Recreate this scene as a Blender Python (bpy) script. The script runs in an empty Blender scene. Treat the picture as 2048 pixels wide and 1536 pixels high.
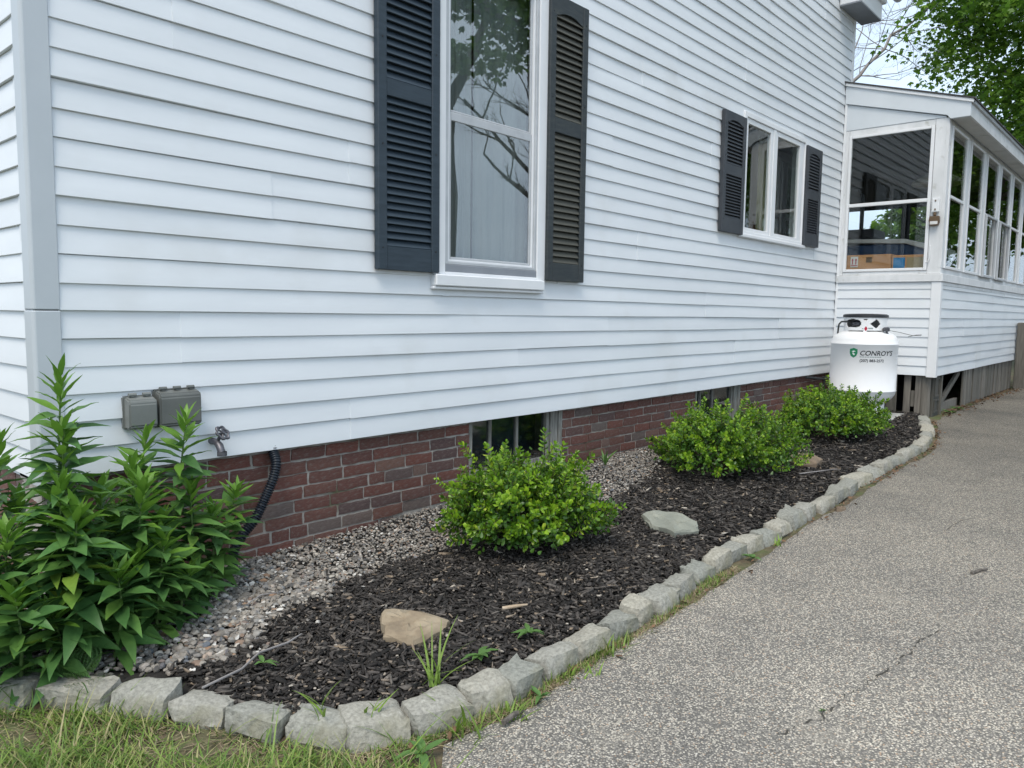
import bpy, bmesh, math, random
import numpy as np
from mathutils import Vector, Matrix, Euler
random.seed(7); rng = np.random.default_rng(7)
SC = bpy.context.scene
COL = SC.collection
R = math.radians

# ------------------------------------------------------------------ camera
cd = bpy.data.cameras.new('camera'); cam = bpy.data.objects.new('camera', cd); COL.objects.link(cam)
_yaw, _pitch, _roll = R(41.46), R(5.305), R(-0.743)
_f = Vector((math.cos(_pitch)*math.cos(_yaw), math.cos(_pitch)*math.sin(_yaw), -math.sin(_pitch)))
_r = Vector((math.sin(_yaw), -math.cos(_yaw), 0)); _d = _f.cross(_r)
_r2 = _r*math.cos(_roll)+_d*math.sin(_roll); _d2 = -_r*math.sin(_roll)+_d*math.cos(_roll)
cam.matrix_world = Matrix(((_r2.x, -_d2.x, -_f.x, -1.0), (_r2.y, -_d2.y, -_f.y, -3.4256), (_r2.z, -_d2.z, -_f.z, 1.2723), (0, 0, 0, 1)))
cd.sensor_width = 36; cd.lens = 36*1531/2048; cd.clip_start = .05; cd.clip_end = 600
SC.camera = cam

# ------------------------------------------------------------------ sky, sun, exposure (bright overcast)
SUN_EL, SUN_AZ = R(60), R(245)          # azimuth measured from +y clockwise
wd = bpy.data.worlds.new('World'); SC.world = wd; wd.use_nodes = True
nt = wd.node_tree; N = nt.nodes; L = nt.links; N.clear()
out = N.new('ShaderNodeOutputWorld'); bg = N.new('ShaderNodeBackground'); L.new(bg.outputs[0], out.inputs[0])
sky = N.new('ShaderNodeTexSky'); sky.sky_type = 'NISHITA'; sky.sun_disc = False
sky.sun_elevation = SUN_EL; sky.sun_rotation = SUN_AZ; sky.air_density = 1.4; sky.dust_density = 4; sky.ozone_density = 1.2
hs = N.new('ShaderNodeHueSaturation'); hs.inputs['Saturation'].default_value = .38; L.new(sky.outputs[0], hs.inputs['Color'])
tc = N.new('ShaderNodeTexCoord'); mp = N.new('ShaderNodeMapping'); mp.inputs['Scale'].default_value = (1, 1, 2.2); L.new(tc.outputs['Generated'], mp.inputs['Vector'])
cn = N.new('ShaderNodeTexNoise'); cn.inputs['Scale'].default_value = 2.6; cn.inputs['Detail'].default_value = 7; L.new(mp.outputs[0], cn.inputs['Vector'])
cr = N.new('ShaderNodeValToRGB'); cr.color_ramp.elements[0].position = .35; cr.color_ramp.elements[0].color = (5.3, 6.9, 9.0, 1)
cr.color_ramp.elements[1].position = .68; cr.color_ramp.elements[1].color = (8.9, 10.7, 12.7, 1); L.new(cn.outputs[0], cr.inputs[0])
mx = N.new('ShaderNodeMix'); mx.data_type = 'RGBA'; mx.inputs['Factor'].default_value = .72
L.new(hs.outputs[0], mx.inputs['A']); L.new(cr.outputs[0], mx.inputs['B'])
L.new(mx.outputs['Result'], bg.inputs['Color']); bg.inputs['Strength'].default_value = .092
sd = bpy.data.lights.new('sun', 'SUN'); so = bpy.data.objects.new('sun', sd); COL.objects.link(so)
sd.energy = 1.5; sd.angle = R(30); sd.color = (1, .90, .77)
_sv = Vector((math.cos(SUN_EL)*math.sin(SUN_AZ), math.cos(SUN_EL)*math.cos(SUN_AZ), math.sin(SUN_EL)))
so.rotation_euler = (-_sv).to_track_quat('-Z', 'Y').to_euler(); so.location = _sv*30
SC.view_settings.view_transform = 'Standard'; SC.view_settings.look = 'None'; SC.view_settings.gamma = 1
SC.view_settings.use_curve_mapping = False
SC.view_settings.exposure = 0.74
SC.render.engine = 'CYCLES'; SC.cycles.max_bounces = 8; SC.cycles.transparent_max_bounces = 12
try: SC.cycles.use_denoising = True
except Exception: pass

# ------------------------------------------------------------------ materials
def lin(c):
    return tuple(((v/255)/12.92 if v/255 <= .04045 else ((v/255+.055)/1.055)**2.4) for v in c)
def mat(name, ramp, scale=(1, 1, 1), nscale=6, detail=6, rough=.6, rough2=None, bump=0, bscale=None, bdetail=4, bdist=.004,
        rand=None, island=None, spec=.5, metal=0, trans=0, ramp2=None, mix2=None, m2scale=3, m2pos=(.5, .65), vor=None):
    """ramp: [(pos,linear colour)] on a noise; rand: per-object brightness spread; island: ramp on random-per-island."""
    m = bpy.data.materials.new(name); m.use_nodes = True
    t = m.node_tree; n = t.nodes; l = t.links; b = n['Principled BSDF']; o = n['Material Output']
    tc = n.new('ShaderNodeTexCoord'); mp = n.new('ShaderNodeMapping'); mp.inputs['Scale'].default_value = scale
    l.new(tc.outputs['Object'], mp.inputs['Vector'])
    if rand is not None:
        oi = n.new('ShaderNodeObjectInfo'); vm = n.new('ShaderNodeVectorMath'); vm.operation = 'MULTIPLY_ADD'
        l.new(oi.outputs['Random'], vm.inputs[0]); vm.inputs[1].default_value = (37, 53, 71); l.new(mp.outputs[0], vm.inputs[2]); vec = vm.outputs[0]
    else: vec = mp.outputs[0]
    nz = n.new('ShaderNodeTexNoise'); nz.inputs['Scale'].default_value = nscale; nz.inputs['Detail'].default_value = detail; nz.inputs['Roughness'].default_value = .6
    l.new(vec, nz.inputs['Vector'])
    def mkramp(rp, src):
        r = n.new('ShaderNodeValToRGB'); e = r.color_ramp.elements
        while len(e) < len(rp): e.new(.5)
        for i, (p, c) in enumerate(rp): e[i].position = p; e[i].color = (*c[:3], 1)
        l.new(src, r.inputs[0]); return r.outputs[0]
    c = mkramp(ramp, nz.outputs[0])
    def mixc(f, a, bb, mode='MIX'):
        x = n.new('ShaderNodeMix'); x.data_type = 'RGBA'; x.blend_type = mode
        if isinstance(f, (int, float)): x.inputs['Factor'].default_value = f
        else: l.new(f, x.inputs['Factor'])
        l.new(a, x.inputs['A'])
        if isinstance(bb, tuple): x.inputs['B'].default_value = (*bb, 1)
        else: l.new(bb, x.inputs['B'])
        return x.outputs['Result']
    if island:
        g = n.new('ShaderNodeNewGeometry'); ic = mkramp(island, g.outputs['Random Per Island']); c = mixc(1, ic, c, 'MULTIPLY')
    if ramp2:
        oi2 = n.new('ShaderNodeObjectInfo'); c = mixc(1, mkramp(ramp2, oi2.outputs['Random']), c, 'MULTIPLY')
    if mix2:
        n2 = n.new('ShaderNodeTexNoise'); n2.inputs['Scale'].default_value = m2scale; n2.inputs['Detail'].default_value = 5; l.new(tc.outputs['Object'], n2.inputs['Vector'])
        mr = n.new('ShaderNodeMapRange'); mr.inputs[1].default_value = m2pos[0]; mr.inputs[2].default_value = m2pos[1]; l.new(n2.outputs[0], mr.inputs[0])
        c = mixc(mr.outputs[0], c, mix2)
    l.new(c, b.inputs['Base Color'])
    b.inputs['Roughness'].default_value = rough; b.inputs['Metallic'].default_value = metal; b.inputs['Specular IOR Level'].default_value = spec
    if rough2 is not None:
        mr = n.new('ShaderNodeMapRange'); mr.inputs[3].default_value = rough; mr.inputs[4].default_value = rough2; l.new(nz.outputs[0], mr.inputs[0]); l.new(mr.outputs[0], b.inputs['Roughness'])
    if bump:
        bn = n.new('ShaderNodeTexNoise'); bn.inputs['Scale'].default_value = bscale or nscale*3; bn.inputs['Detail'].default_value = bdetail; l.new(vec, bn.inputs['Vector'])
        bp = n.new('ShaderNodeBump'); bp.inputs['Strength'].default_value = bump; bp.inputs['Distance'].default_value = bdist; l.new(bn.outputs[0], bp.inputs['Height']); l.new(bp.outputs[0], b.inputs['Normal'])
    if trans:
        tr = n.new('ShaderNodeBsdfTranslucent'); l.new(c, tr.inputs['Color']); ms = n.new('ShaderNodeMixShader'); ms.inputs[0].default_value = trans
        l.new(b.outputs[0], ms.inputs[1]); l.new(tr.outputs[0], ms.inputs[2]); l.new(ms.outputs[0], o.inputs[0])
    return m
def glass(name, surfaces, tint=(1, 1, 1), rough=0.0, wav=.0):
    m = bpy.data.materials.new(name); m.use_nodes = True; t = m.node_tree; n = t.nodes; l = t.links; n.clear()
    o = n.new('ShaderNodeOutputMaterial'); fr = n.new('ShaderNodeFresnel'); ge = n.new('ShaderNodeNewGeometry'); ir = n.new('ShaderNodeMapRange'); ir.inputs[3].default_value = 1.5; ir.inputs[4].default_value = 1/1.5; l.new(ge.outputs['Backfacing'], ir.inputs[0]); l.new(ir.outputs[0], fr.inputs[0])
    a = n.new('ShaderNodeMath'); a.operation = 'MULTIPLY'; a.inputs[1].default_value = surfaces; l.new(fr.outputs[0], a.inputs[0])
    bb = n.new('ShaderNodeMath'); bb.operation = 'MULTIPLY_ADD'; bb.inputs[1].default_value = surfaces-1; bb.inputs[2].default_value = 1; l.new(fr.outputs[0], bb.inputs[0])
    dv = n.new('ShaderNodeMath'); dv.operation = 'DIVIDE'; l.new(a.outputs[0], dv.inputs[0]); l.new(bb.outputs[0], dv.inputs[1])
    tr = n.new('ShaderNodeBsdfTransparent'); tr.inputs[0].default_value = (*tint, 1)
    gl = n.new('ShaderNodeBsdfGlossy'); gl.inputs['Roughness'].default_value = rough
    if wav:
        tc = n.new('ShaderNodeTexCoord'); nz = n.new('ShaderNodeTexNoise'); nz.inputs['Scale'].default_value = 2.2; nz.inputs['Detail'].default_value = 1; l.new(tc.outputs['Object'], nz.inputs['Vector'])
        bp = n.new('ShaderNodeBump'); bp.inputs['Strength'].default_value = wav; bp.inputs['Distance'].default_value = .01; l.new(nz.outputs[0], bp.inputs['Height']); l.new(bp.outputs[0], gl.inputs['Normal'])
    ms = n.new('ShaderNodeMixShader'); l.new(dv.outputs[0], ms.inputs[0]); l.new(tr.outputs[0], ms.inputs[1]); l.new(gl.outputs[0], ms.inputs[2]); l.new(ms.outputs[0], o.inputs[0])
    return m
def flat(name, c, rough=.6, **k): return mat(name, [(.3, tuple(v*.88 for v in c)), (.7, c)], rough=rough, **k)

M = {}
M['vinyl'] = mat('vinyl_siding', [(.25, (.69, .72, .745)), (.75, (.765, .795, .82))], scale=(.7, .7, 3), nscale=2, rough=.42, bump=.16, bscale=1, bdist=.0015, ramp2=[(0, (.965, .968, .97)), (1, (1.02, 1.02, 1.02))], mix2=(.60, .61, .60), m2scale=1.7, m2pos=(.56, .95))
# stretched wood-grain relief on the vinyl
_t = M['vinyl'].node_tree; _mp = _t.nodes.new('ShaderNodeMapping'); _mp.inputs['Scale'].default_value = (5, 5, 170)
_t.links.new([x for x in _t.nodes if x.type == 'TEX_COORD'][0].outputs['Object'], _mp.inputs['Vector'])
_bn = [x for x in _t.nodes if x.type == 'BUMP'][0].inputs['Height'].links[0].from_node; _t.links.new(_mp.outputs[0], _bn.inputs['Vector'])
M['trim'] = mat('white_trim', [(.3, (.74, .755, .77)), (.7, (.80, .81, .82))], nscale=3, rough=.4)
M['oldtrim'] = mat('weathered_white_paint', [(.3, (.60, .615, .62)), (.62, (.74, .75, .76))], scale=(1, 1, .4), nscale=5, rough=.5, mix2=(.42, .42, .38), m2scale=9, m2pos=(.62, .8))
M['postgrey'] = mat('corner_post_vinyl', [(.3, (.45, .49, .52)), (.7, (.51, .55, .58))], nscale=2, rough=.38)
M['panelgrey'] = mat('porch_panel_paint', [(.3, (.60, .645, .68)), (.7, (.67, .71, .745))], nscale=2, rough=.4)
M['alu'] = mat('storm_aluminium', [(.3, (.42, .44, .46)), (.7, (.52, .54, .56))], nscale=8, rough=.42, spec=.4)
M['alu_dark'] = flat('grey_subsill', (.25, .27, .30), .5)
M['brick'] = mat('brick_clay', [(.25, (.62, .60, .60)), (.5, (.95, .95, .95)), (.75, (1.25, 1.2, 1.15))], nscale=14, rough=.85, bump=.5, bscale=60, bdist=.004, rand=1, spec=.25,
                 ramp2=[(0, (.175, .072, .056)), (.3, (.135, .066, .056)), (.6, (.160, .080, .064)), (.74, (.105, .070, .068)), (.86, (.150, .120, .108)), (1, (.20, .098, .072))], mix2=(.215, .185, .165), m2scale=6.5, m2pos=(.50, .88))
M['mortar'] = mat('old_mortar', [(.3, (.26, .24, .215)), (.7, (.43, .40, .36))], nscale=20, rough=.95, bump=.7, bscale=90, bdist=.006, mix2=(.10, .10, .045), m2scale=2.2, m2pos=(.56, .72))
M['shutter'] = mat('shutter_slate_blue', [(.3, (.018, .031, .044)), (.7, (.032, .050, .068))], scale=(2, 2, 14), nscale=4, rough=.5, bump=.25, bscale=20, bdist=.001)
M['shutter_worn'] = mat('shutter_faded', [(.3, (.020, .028, .034)), (.6, (.036, .044, .046)), (.8, (.075, .078, .066))], scale=(2, 2, 12), nscale=5, rough=.58, bump=.25, bscale=20, bdist=.001)
M['louvre_worn'] = mat('louvre_weathered', [(.25, (.030, .034, .032)), (.55, (.075, .073, .058)), (.8, (.12, .115, .09))], scale=(5, 5, 5), nscale=4, rough=.65)
M['shutter_small'] = mat('shutter_charcoal', [(.3, (.030, .036, .045)), (.7, (.050, .056, .064))], nscale=7, rough=.55)
M['glass2'] = glass('double_glazing', 3.2, (.95, .97, .965), wav=.004)
M['glass3'] = glass('casement_glazing', 1.0, (.90, .93, .92), wav=.004)
M['glass1'] = glass('single_glazing', 1.4, (.92, .94, .93))
M['glassold'] = glass('dusty_basement_glass', 2, (.7, .74, .75), rough=.06, wav=.05)
M['cellar'] = flat('cellar_reflection_tone', (.05, .085, .10), .9)  # blue-grey reflection of the basement panes put into the backing colour
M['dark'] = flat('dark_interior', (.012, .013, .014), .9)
M['room'] = flat('room_paint', (.032, .035, .036), .9)
M['curtain'] = mat('pale_curtain', [(.3, (.19, .225, .22)), (.7, (.27, .30, .285))], scale=(12, 1, .5), nscale=2, rough=.9, trans=.2)
M['ycurtain'] = flat('yellow_curtain', (.20, .19, .07), .9)
M['wood'] = mat('weathered_wood', [(.25, (.085, .08, .07)), (.5, (.16, .15, .135)), (.8, (.25, .235, .21))], scale=(14, 14, 1.1), nscale=3, detail=9, rough=.85, bump=.6, bscale=9, bdist=.004, rand=1, ramp2=[(0, (.65, .66, .62)), (1, (1.15, 1.12, 1.08))])
M['wooddark'] = mat('dark_panelled_wood', [(.25, (.045, .045, .038)), (.75, (.10, .095, .08))], scale=(14, 14, 1.2), nscale=3, rough=.8, bump=.5, bscale=9)
M['framewood'] = mat('peeling_painted_wood', [(.3, (.12, .115, .10)), (.6, (.27, .265, .24)), (.8, (.42, .42, .40))], scale=(10, 10, 1.2), nscale=6, detail=9, rough=.85, bump=.5, bscale=20)
M['shingle'] = mat('asphalt_shingle', [(.3, (.035, .036, .038)), (.7, (.075, .075, .075))], nscale=40, rough=.95, bump=.6, bscale=120)
M['soffit'] = mat('soffit_panel', [(.3, (.52, .53, .52)), (.7, (.64, .65, .64))], nscale=3, rough=.6, mix2=(.30, .29, .25), m2scale=2.3, m2pos=(.62, .8))
M['greybox'] = mat('grey_weatherproof_plastic', [(.3, (.155, .165, .155)), (.7, (.19, .20, .19))], nscale=10, rough=.5)
M['greybox2'] = mat('dark_grey_weatherproof_plastic', [(.3, (.105, .112, .106)), (.7, (.135, .142, .132))], nscale=10, rough=.5)
M['castmetal'] = mat('cast_metal', [(.3, (.07, .07, .08)), (.7, (.18, .18, .20))], nscale=30, rough=.45, metal=.6)
M['pipe'] = flat('black_corrugated_plastic', (.016, .022, .032), .33)
M['tank'] = mat('white_tank_paint', [(.3, (.76, .77, .78)), (.7, (.81, .815, .82))], nscale=2.5, rough=.30, bump=.06, bscale=5, bdist=.004, mix2=(.50, .47, .42), m2scale=2.7, m2pos=(.70, .9))
M['black'] = flat('black_plastic', (.014, .016, .020), .45)
M['blackhose'] = flat('black_rubber', (.02, .022, .024), .6)
M['logo_green'] = flat('decal_green', lin((20, 120, 80)), .4)
M['logo_white'] = flat('decal_white', (.75, .8, .78), .4)
M['logo_dark'] = flat('decal_black', lin((30, 34, 38)), .4)
M['logo_grey'] = flat('decal_grey', lin((150, 160, 160)), .4)
M['logo_red'] = flat('decal_red', lin((175, 25, 55)), .4)
M['card'] = mat('cardboard', [(.3, lin((165, 118, 75))), (.7, lin((190, 142, 98)))], nscale=4, rough=.85)
M['bluelabel'] = flat('printed_blue', lin((30, 120, 175)), .6)
M['bluebin'] = flat('blue_plastic', lin((28, 62, 100)), .5)
M['paper'] = flat('white_paper', (.7, .7, .68), .8)
M['cream'] = flat('cream_lampshade', (.42, .38, .31), .6)
M['concrete'] = mat('concrete_pad', [(.3, (.28, .28, .27)), (.7, (.42, .42, .40))], nscale=9, rough=.95, bump=.4)
M['pebble'] = mat('pebbles', [(.3, (.75, .75, .75)), (.7, (1.15, 1.15, 1.15))], nscale=40, rough=.8, spec=.3,
                  island=[(0, (.07, .07, .07)), (.16, (.15, .138, .122)), (.34, (.255, .23, .20)), (.52, (.32, .29, .25)), (.66, (.205, .195, .185)), (.76, (.40, .37, .32)), (.84, (.12, .14, .165)), (.90, (.30, .19, .12)), (.95, (.52, .50, .46)), (1, (.62, .60, .56))])
M['chips'] = mat('bark_mulch', [(.3, (.7, .7, .7)), (.7, (1.2, 1.2, 1.2))], scale=(1, 1, 1), nscale=60, rough=.82, spec=.25,
                 island=[(0, (.013, .012, .011)), (.32, (.028, .025, .023)), (.62, (.055, .049, .045)), (.84, (.095, .085, .077)), (.945, (.17, .15, .13)), (.985, (.26, .20, .14)), (1, (.48, .44, .38))], mix2=(.050, .045, .041), m2scale=2.6, m2pos=(.5, .95))
M['soil'] = mat('dark_soil', [(.3, (.010, .009, .008)), (.7, (.028, .025, .022))], nscale=30, rough=.95, bump=.8, bscale=70, bdist=.01)
M['kerb'] = mat('granite_cobble', [(.25, (.195, .190, .172)), (.5, (.315, .306, .278)), (.75, (.43, .42, .38))], nscale=75, detail=5, rough=.9, bump=.9, bscale=48, bdetail=9, bdist=.009, rand=1, spec=.2,
                ramp2=[(0, (.74, .78, .76)), (.5, (.95, .95, .92)), (1, (1.10, 1.07, .98))], mix2=(.20, .19, .125), m2scale=7, m2pos=(.52, .78))
M['rock_tan'] = mat('sandstone', [(.25, (.13, .10, .07)), (.45, (.25, .195, .13)), (.6, (.32, .26, .18)), (.78, (.22, .195, .155))], nscale=9, rough=.85, bump=.6, bscale=26, bdetail=7, bdist=.008)
M['rock_green'] = mat('grey_green_slate', [(.25, (.17, .18, .15)), (.6, (.27, .28, .235)), (.8, (.34, .34, .29))], nscale=8, rough=.85, bump=.8, bscale=22, bdetail=7, bdist=.010)
M['rock_brown'] = mat('brown_fieldstone', [(.25, (.13, .095, .065)), (.75, (.24, .18, .125))], nscale=7, rough=.85, bump=.6, bscale=22, bdist=.008)
M['bush_leaf'] = mat('boxwood_leaf', [(.3, (.9, .9, .9)), (.7, (1.1, 1.1, 1.1))], nscale=20, rough=.34, spec=.45, trans=.28,
                     island=[(0, (.055, .135, .012)), (.35, (.125, .265, .017)), (.75, (.225, .395, .026)), (.97, (.34, .50, .045)), (1, (.38, .32, .07))], ramp2=[(0, (.62, .68, .80)), (.5, (.95, .97, .9)), (1, (1.25, 1.16, 1.0))])
M['bush_inner'] = mat('boxwood_inner_leaf', [(.3, (.9, .9, .9)), (.7, (1.1, 1.1, 1.1))], nscale=20, rough=.42, trans=.2,
                      island=[(0, (.030, .085, .012)), (1, (.075, .17, .018))])  # darker green for the leaves inside the shrub
M['twig'] = flat('brown_twig', (.085, .06, .04), .85)
M['tall_leaf'] = mat('lance_leaf', [(.3, (.068, .165, .042)), (.7, (.115, .245, .060))], scale=(8, 8, 8), nscale=4, rough=.45, trans=.25, rand=1, ramp2=[(0, (.62, .70, .80)), (.5, (.95, .97, 1)), (.96, (1.25, 1.15, .95)), (1, (2.2, 1.5, .7))], spec=.4)
M['tall_tip'] = mat('young_leaf', [(.3, (.105, .235, .028)), (.7, (.17, .33, .045))], nscale=6, rough=.45, trans=.3, rand=1, spec=.4)
M['tall_stem'] = flat('green_stem', (.10, .17, .045), .6)
M['grass'] = mat('grass_blades', [(.3, (.9, .9, .9)), (.7, (1.1, 1.1, 1.1))], nscale=5, rough=.55, trans=.3,
                 island=[(0, (.07, .13, .02)), (.35, (.125, .225, .035)), (.62, (.21, .32, .055)), (.80, (.30, .32, .10)), (1, (.42, .35, .20))])
M['weed'] = mat('weed_leaf', [(.3, (.075, .165, .04)), (.7, (.14, .27, .065))], nscale=12, rough=.5, trans=.3)
M['fern'] = mat('feathery_leaf', [(.3, (.045, .12, .025)), (.7, (.085, .19, .04))], nscale=12, rough=.55, trans=.3)
M['maple_leaf'] = mat('maple_leaf', [(.3, (.85, .85, .85)), (.7, (1.15, 1.15, 1.15))], nscale=.5, rough=.5, trans=.45,
                      island=[(0, (.055, .13, .015)), (.6, (.11, .23, .024)), (1, (.19, .33, .032))])
M['bark'] = mat('bark', [(.3, (.07, .06, .05)), (.7, (.17, .15, .13))], scale=(6, 6, 1), nscale=4, rough=.9, bump=.8, bscale=9, bdist=.03)
M['bark_pale'] = mat('pale_bark', [(.3, (.19, .175, .17)), (.7, (.33, .31, .30))], nscale=4, rough=.9)
M['thatch'] = mat('thatch', [(.3, (.9, .9, .9)), (.7, (1.1, 1.1, 1.1))], rough=.85, island=[(0, (.10, .07, .04)), (.5, (.26, .20, .12)), (.85, (.40, .33, .21)), (1, (.12, .18, .05))])
M['straw'] = flat('dry_straw', (.33, .26, .15), .8)
M['deadleaf'] = mat('dead_leaf', [(.3, (.10, .055, .03)), (.7, (.22, .13, .07))], nscale=20, rough=.8, ramp2=[(0, (.6, .6, .6)), (1, (1.3, 1.2, 1.1))])
M['barewood'] = mat('split_wood', [(.3, (.22, .15, .09)), (.6, (.42, .33, .23)), (.8, (.50, .42, .32))], nscale=30, rough=.85)
M['rust'] = flat('aged_brass', (.12, .075, .04), .5)

# lawn / dirt ground
M['lawn'] = mat('dirt_and_thatch', [(.25, (.055, .042, .028)), (.5, (.11, .086, .052)), (.75, (.19, .155, .092))], nscale=26, detail=10, rough=.95, bump=.8, bscale=60, bdist=.012, mix2=(.075, .11, .03), m2scale=3.5, m2pos=(.45, .7))
# exposed-aggregate asphalt
def asphalt():
    m = bpy.data.materials.new('worn_asphalt'); m.use_nodes = True; t = m.node_tree; n = t.nodes; l = t.links; b = n['Principled BSDF']
    tc = n.new('ShaderNodeTexCoord')
    v = n.new('ShaderNodeTexVoronoi'); v.inputs['Scale'].default_value = 160; v.inputs['Randomness'].default_value = 1; l.new(tc.outputs['Object'], v.inputs['Vector'])
    sp = n.new('ShaderNodeSeparateColor'); l.new(v.outputs['Color'], sp.inputs[0])
    r = n.new('ShaderNodeValToRGB'); e = r.color_ramp.elements
    stops = [(0, (.135, .132, .126)), (.2, (.20, .194, .183)), (.4, (.27, .255, .235)), (.58, (.37, .345, .305)), (.74, (.49, .455, .395)), (.9, (.62, .58, .505)), (.955, (.38, .27, .19)), (1, (.70, .67, .61))]
    while len(e) < len(stops): e.new(.5)
    for i, (p, c) in enumerate(stops): e[i].position = p; e[i].color = (*c, 1)
    l.new(sp.outputs[0], r.inputs[0])
    # binder between stones
    mr = n.new('ShaderNodeMapRange'); mr.inputs[1].default_value = .42; mr.inputs[2].default_value = .70; l.new(v.outputs['Distance'], mr.inputs[0])
    mx = n.new('ShaderNodeMix'); mx.data_type = 'RGBA'; l.new(mr.outputs[0], mx.inputs['Factor']); l.new(r.outputs[0], mx.inputs['A']); mx.inputs['B'].default_value = (.135, .13, .12, 1)
    # wear: broad patches where fines cover the stone
    nz = n.new('ShaderNodeTexNoise'); nz.inputs['Scale'].default_value = .75; nz.inputs['Detail'].default_value = 9; nz.inputs['Roughness'].default_value = .68; l.new(tc.outputs['Object'], nz.inputs['Vector'])
    r2 = n.new('ShaderNodeValToRGB'); e2 = r2.color_ramp.elements; e2[0].position = .3; e2[0].color = (.74, .74, .74, 1); e2[1].position = .66; e2[1].color = (1.34, 1.30, 1.23, 1); l.new(nz.outputs[0], r2.inputs[0])
    m2 = n.new('ShaderNodeMix'); m2.data_type = 'RGBA'; m2.blend_type = 'MULTIPLY'; m2.inputs['Factor'].default_value = 1; l.new(mx.outputs['Result'], m2.inputs['A']); l.new(r2.outputs[0], m2.inputs['B'])
    n3 = n.new('ShaderNodeTexNoise'); n3.inputs['Scale'].default_value = 2.4; n3.inputs['Detail'].default_value = 8; n3.inputs['Roughness'].default_value = .7; l.new(tc.outputs['Object'], n3.inputs['Vector'])
    r3 = n.new('ShaderNodeMapRange'); r3.inputs[1].default_value = .58; r3.inputs[2].default_value = .78; l.new(n3.outputs[0], r3.inputs[0])
    m3 = n.new('ShaderNodeMix'); m3.data_type = 'RGBA'; l.new(r3.outputs[0], m3.inputs['Factor']); l.new(m2.outputs['Result'], m3.inputs['A']); m3.inputs['B'].default_value = (.33, .30, .25, 1)
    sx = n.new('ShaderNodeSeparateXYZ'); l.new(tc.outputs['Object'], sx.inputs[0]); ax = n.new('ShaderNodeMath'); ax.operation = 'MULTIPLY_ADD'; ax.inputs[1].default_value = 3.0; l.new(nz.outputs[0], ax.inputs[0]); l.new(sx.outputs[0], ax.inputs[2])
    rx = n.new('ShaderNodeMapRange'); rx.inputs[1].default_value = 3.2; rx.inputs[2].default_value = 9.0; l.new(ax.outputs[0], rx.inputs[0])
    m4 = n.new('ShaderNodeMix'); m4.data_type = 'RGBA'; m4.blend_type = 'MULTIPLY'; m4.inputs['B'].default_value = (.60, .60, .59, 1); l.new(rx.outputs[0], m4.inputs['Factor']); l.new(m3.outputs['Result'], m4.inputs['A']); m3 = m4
    l.new(m3.outputs['Result'], b.inputs['Base Color']); b.inputs['Roughness'].default_value = .9; b.inputs['Specular IOR Level'].default_value = .25
    inv = n.new('ShaderNodeMath'); inv.operation = 'SUBTRACT'; inv.inputs[0].default_value = 1; l.new(v.outputs['Distance'], inv.inputs[1])
    ad = n.new('ShaderNodeMath'); ad.operation = 'MULTIPLY_ADD'; l.new(sp.outputs[1], ad.inputs[0]); ad.inputs[1].default_value = .7; l.new(inv.outputs[0], ad.inputs[2])
    bp = n.new('ShaderNodeBump'); bp.inputs['Strength'].default_value = .85; bp.inputs['Distance'].default_value = .004; l.new(ad.outputs[0], bp.inputs['Height']); l.new(bp.outputs[0], b.inputs['Normal'])
    return m
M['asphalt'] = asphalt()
M['crack'] = flat('crack_fill', (.06, .055, .045), .95)

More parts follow.
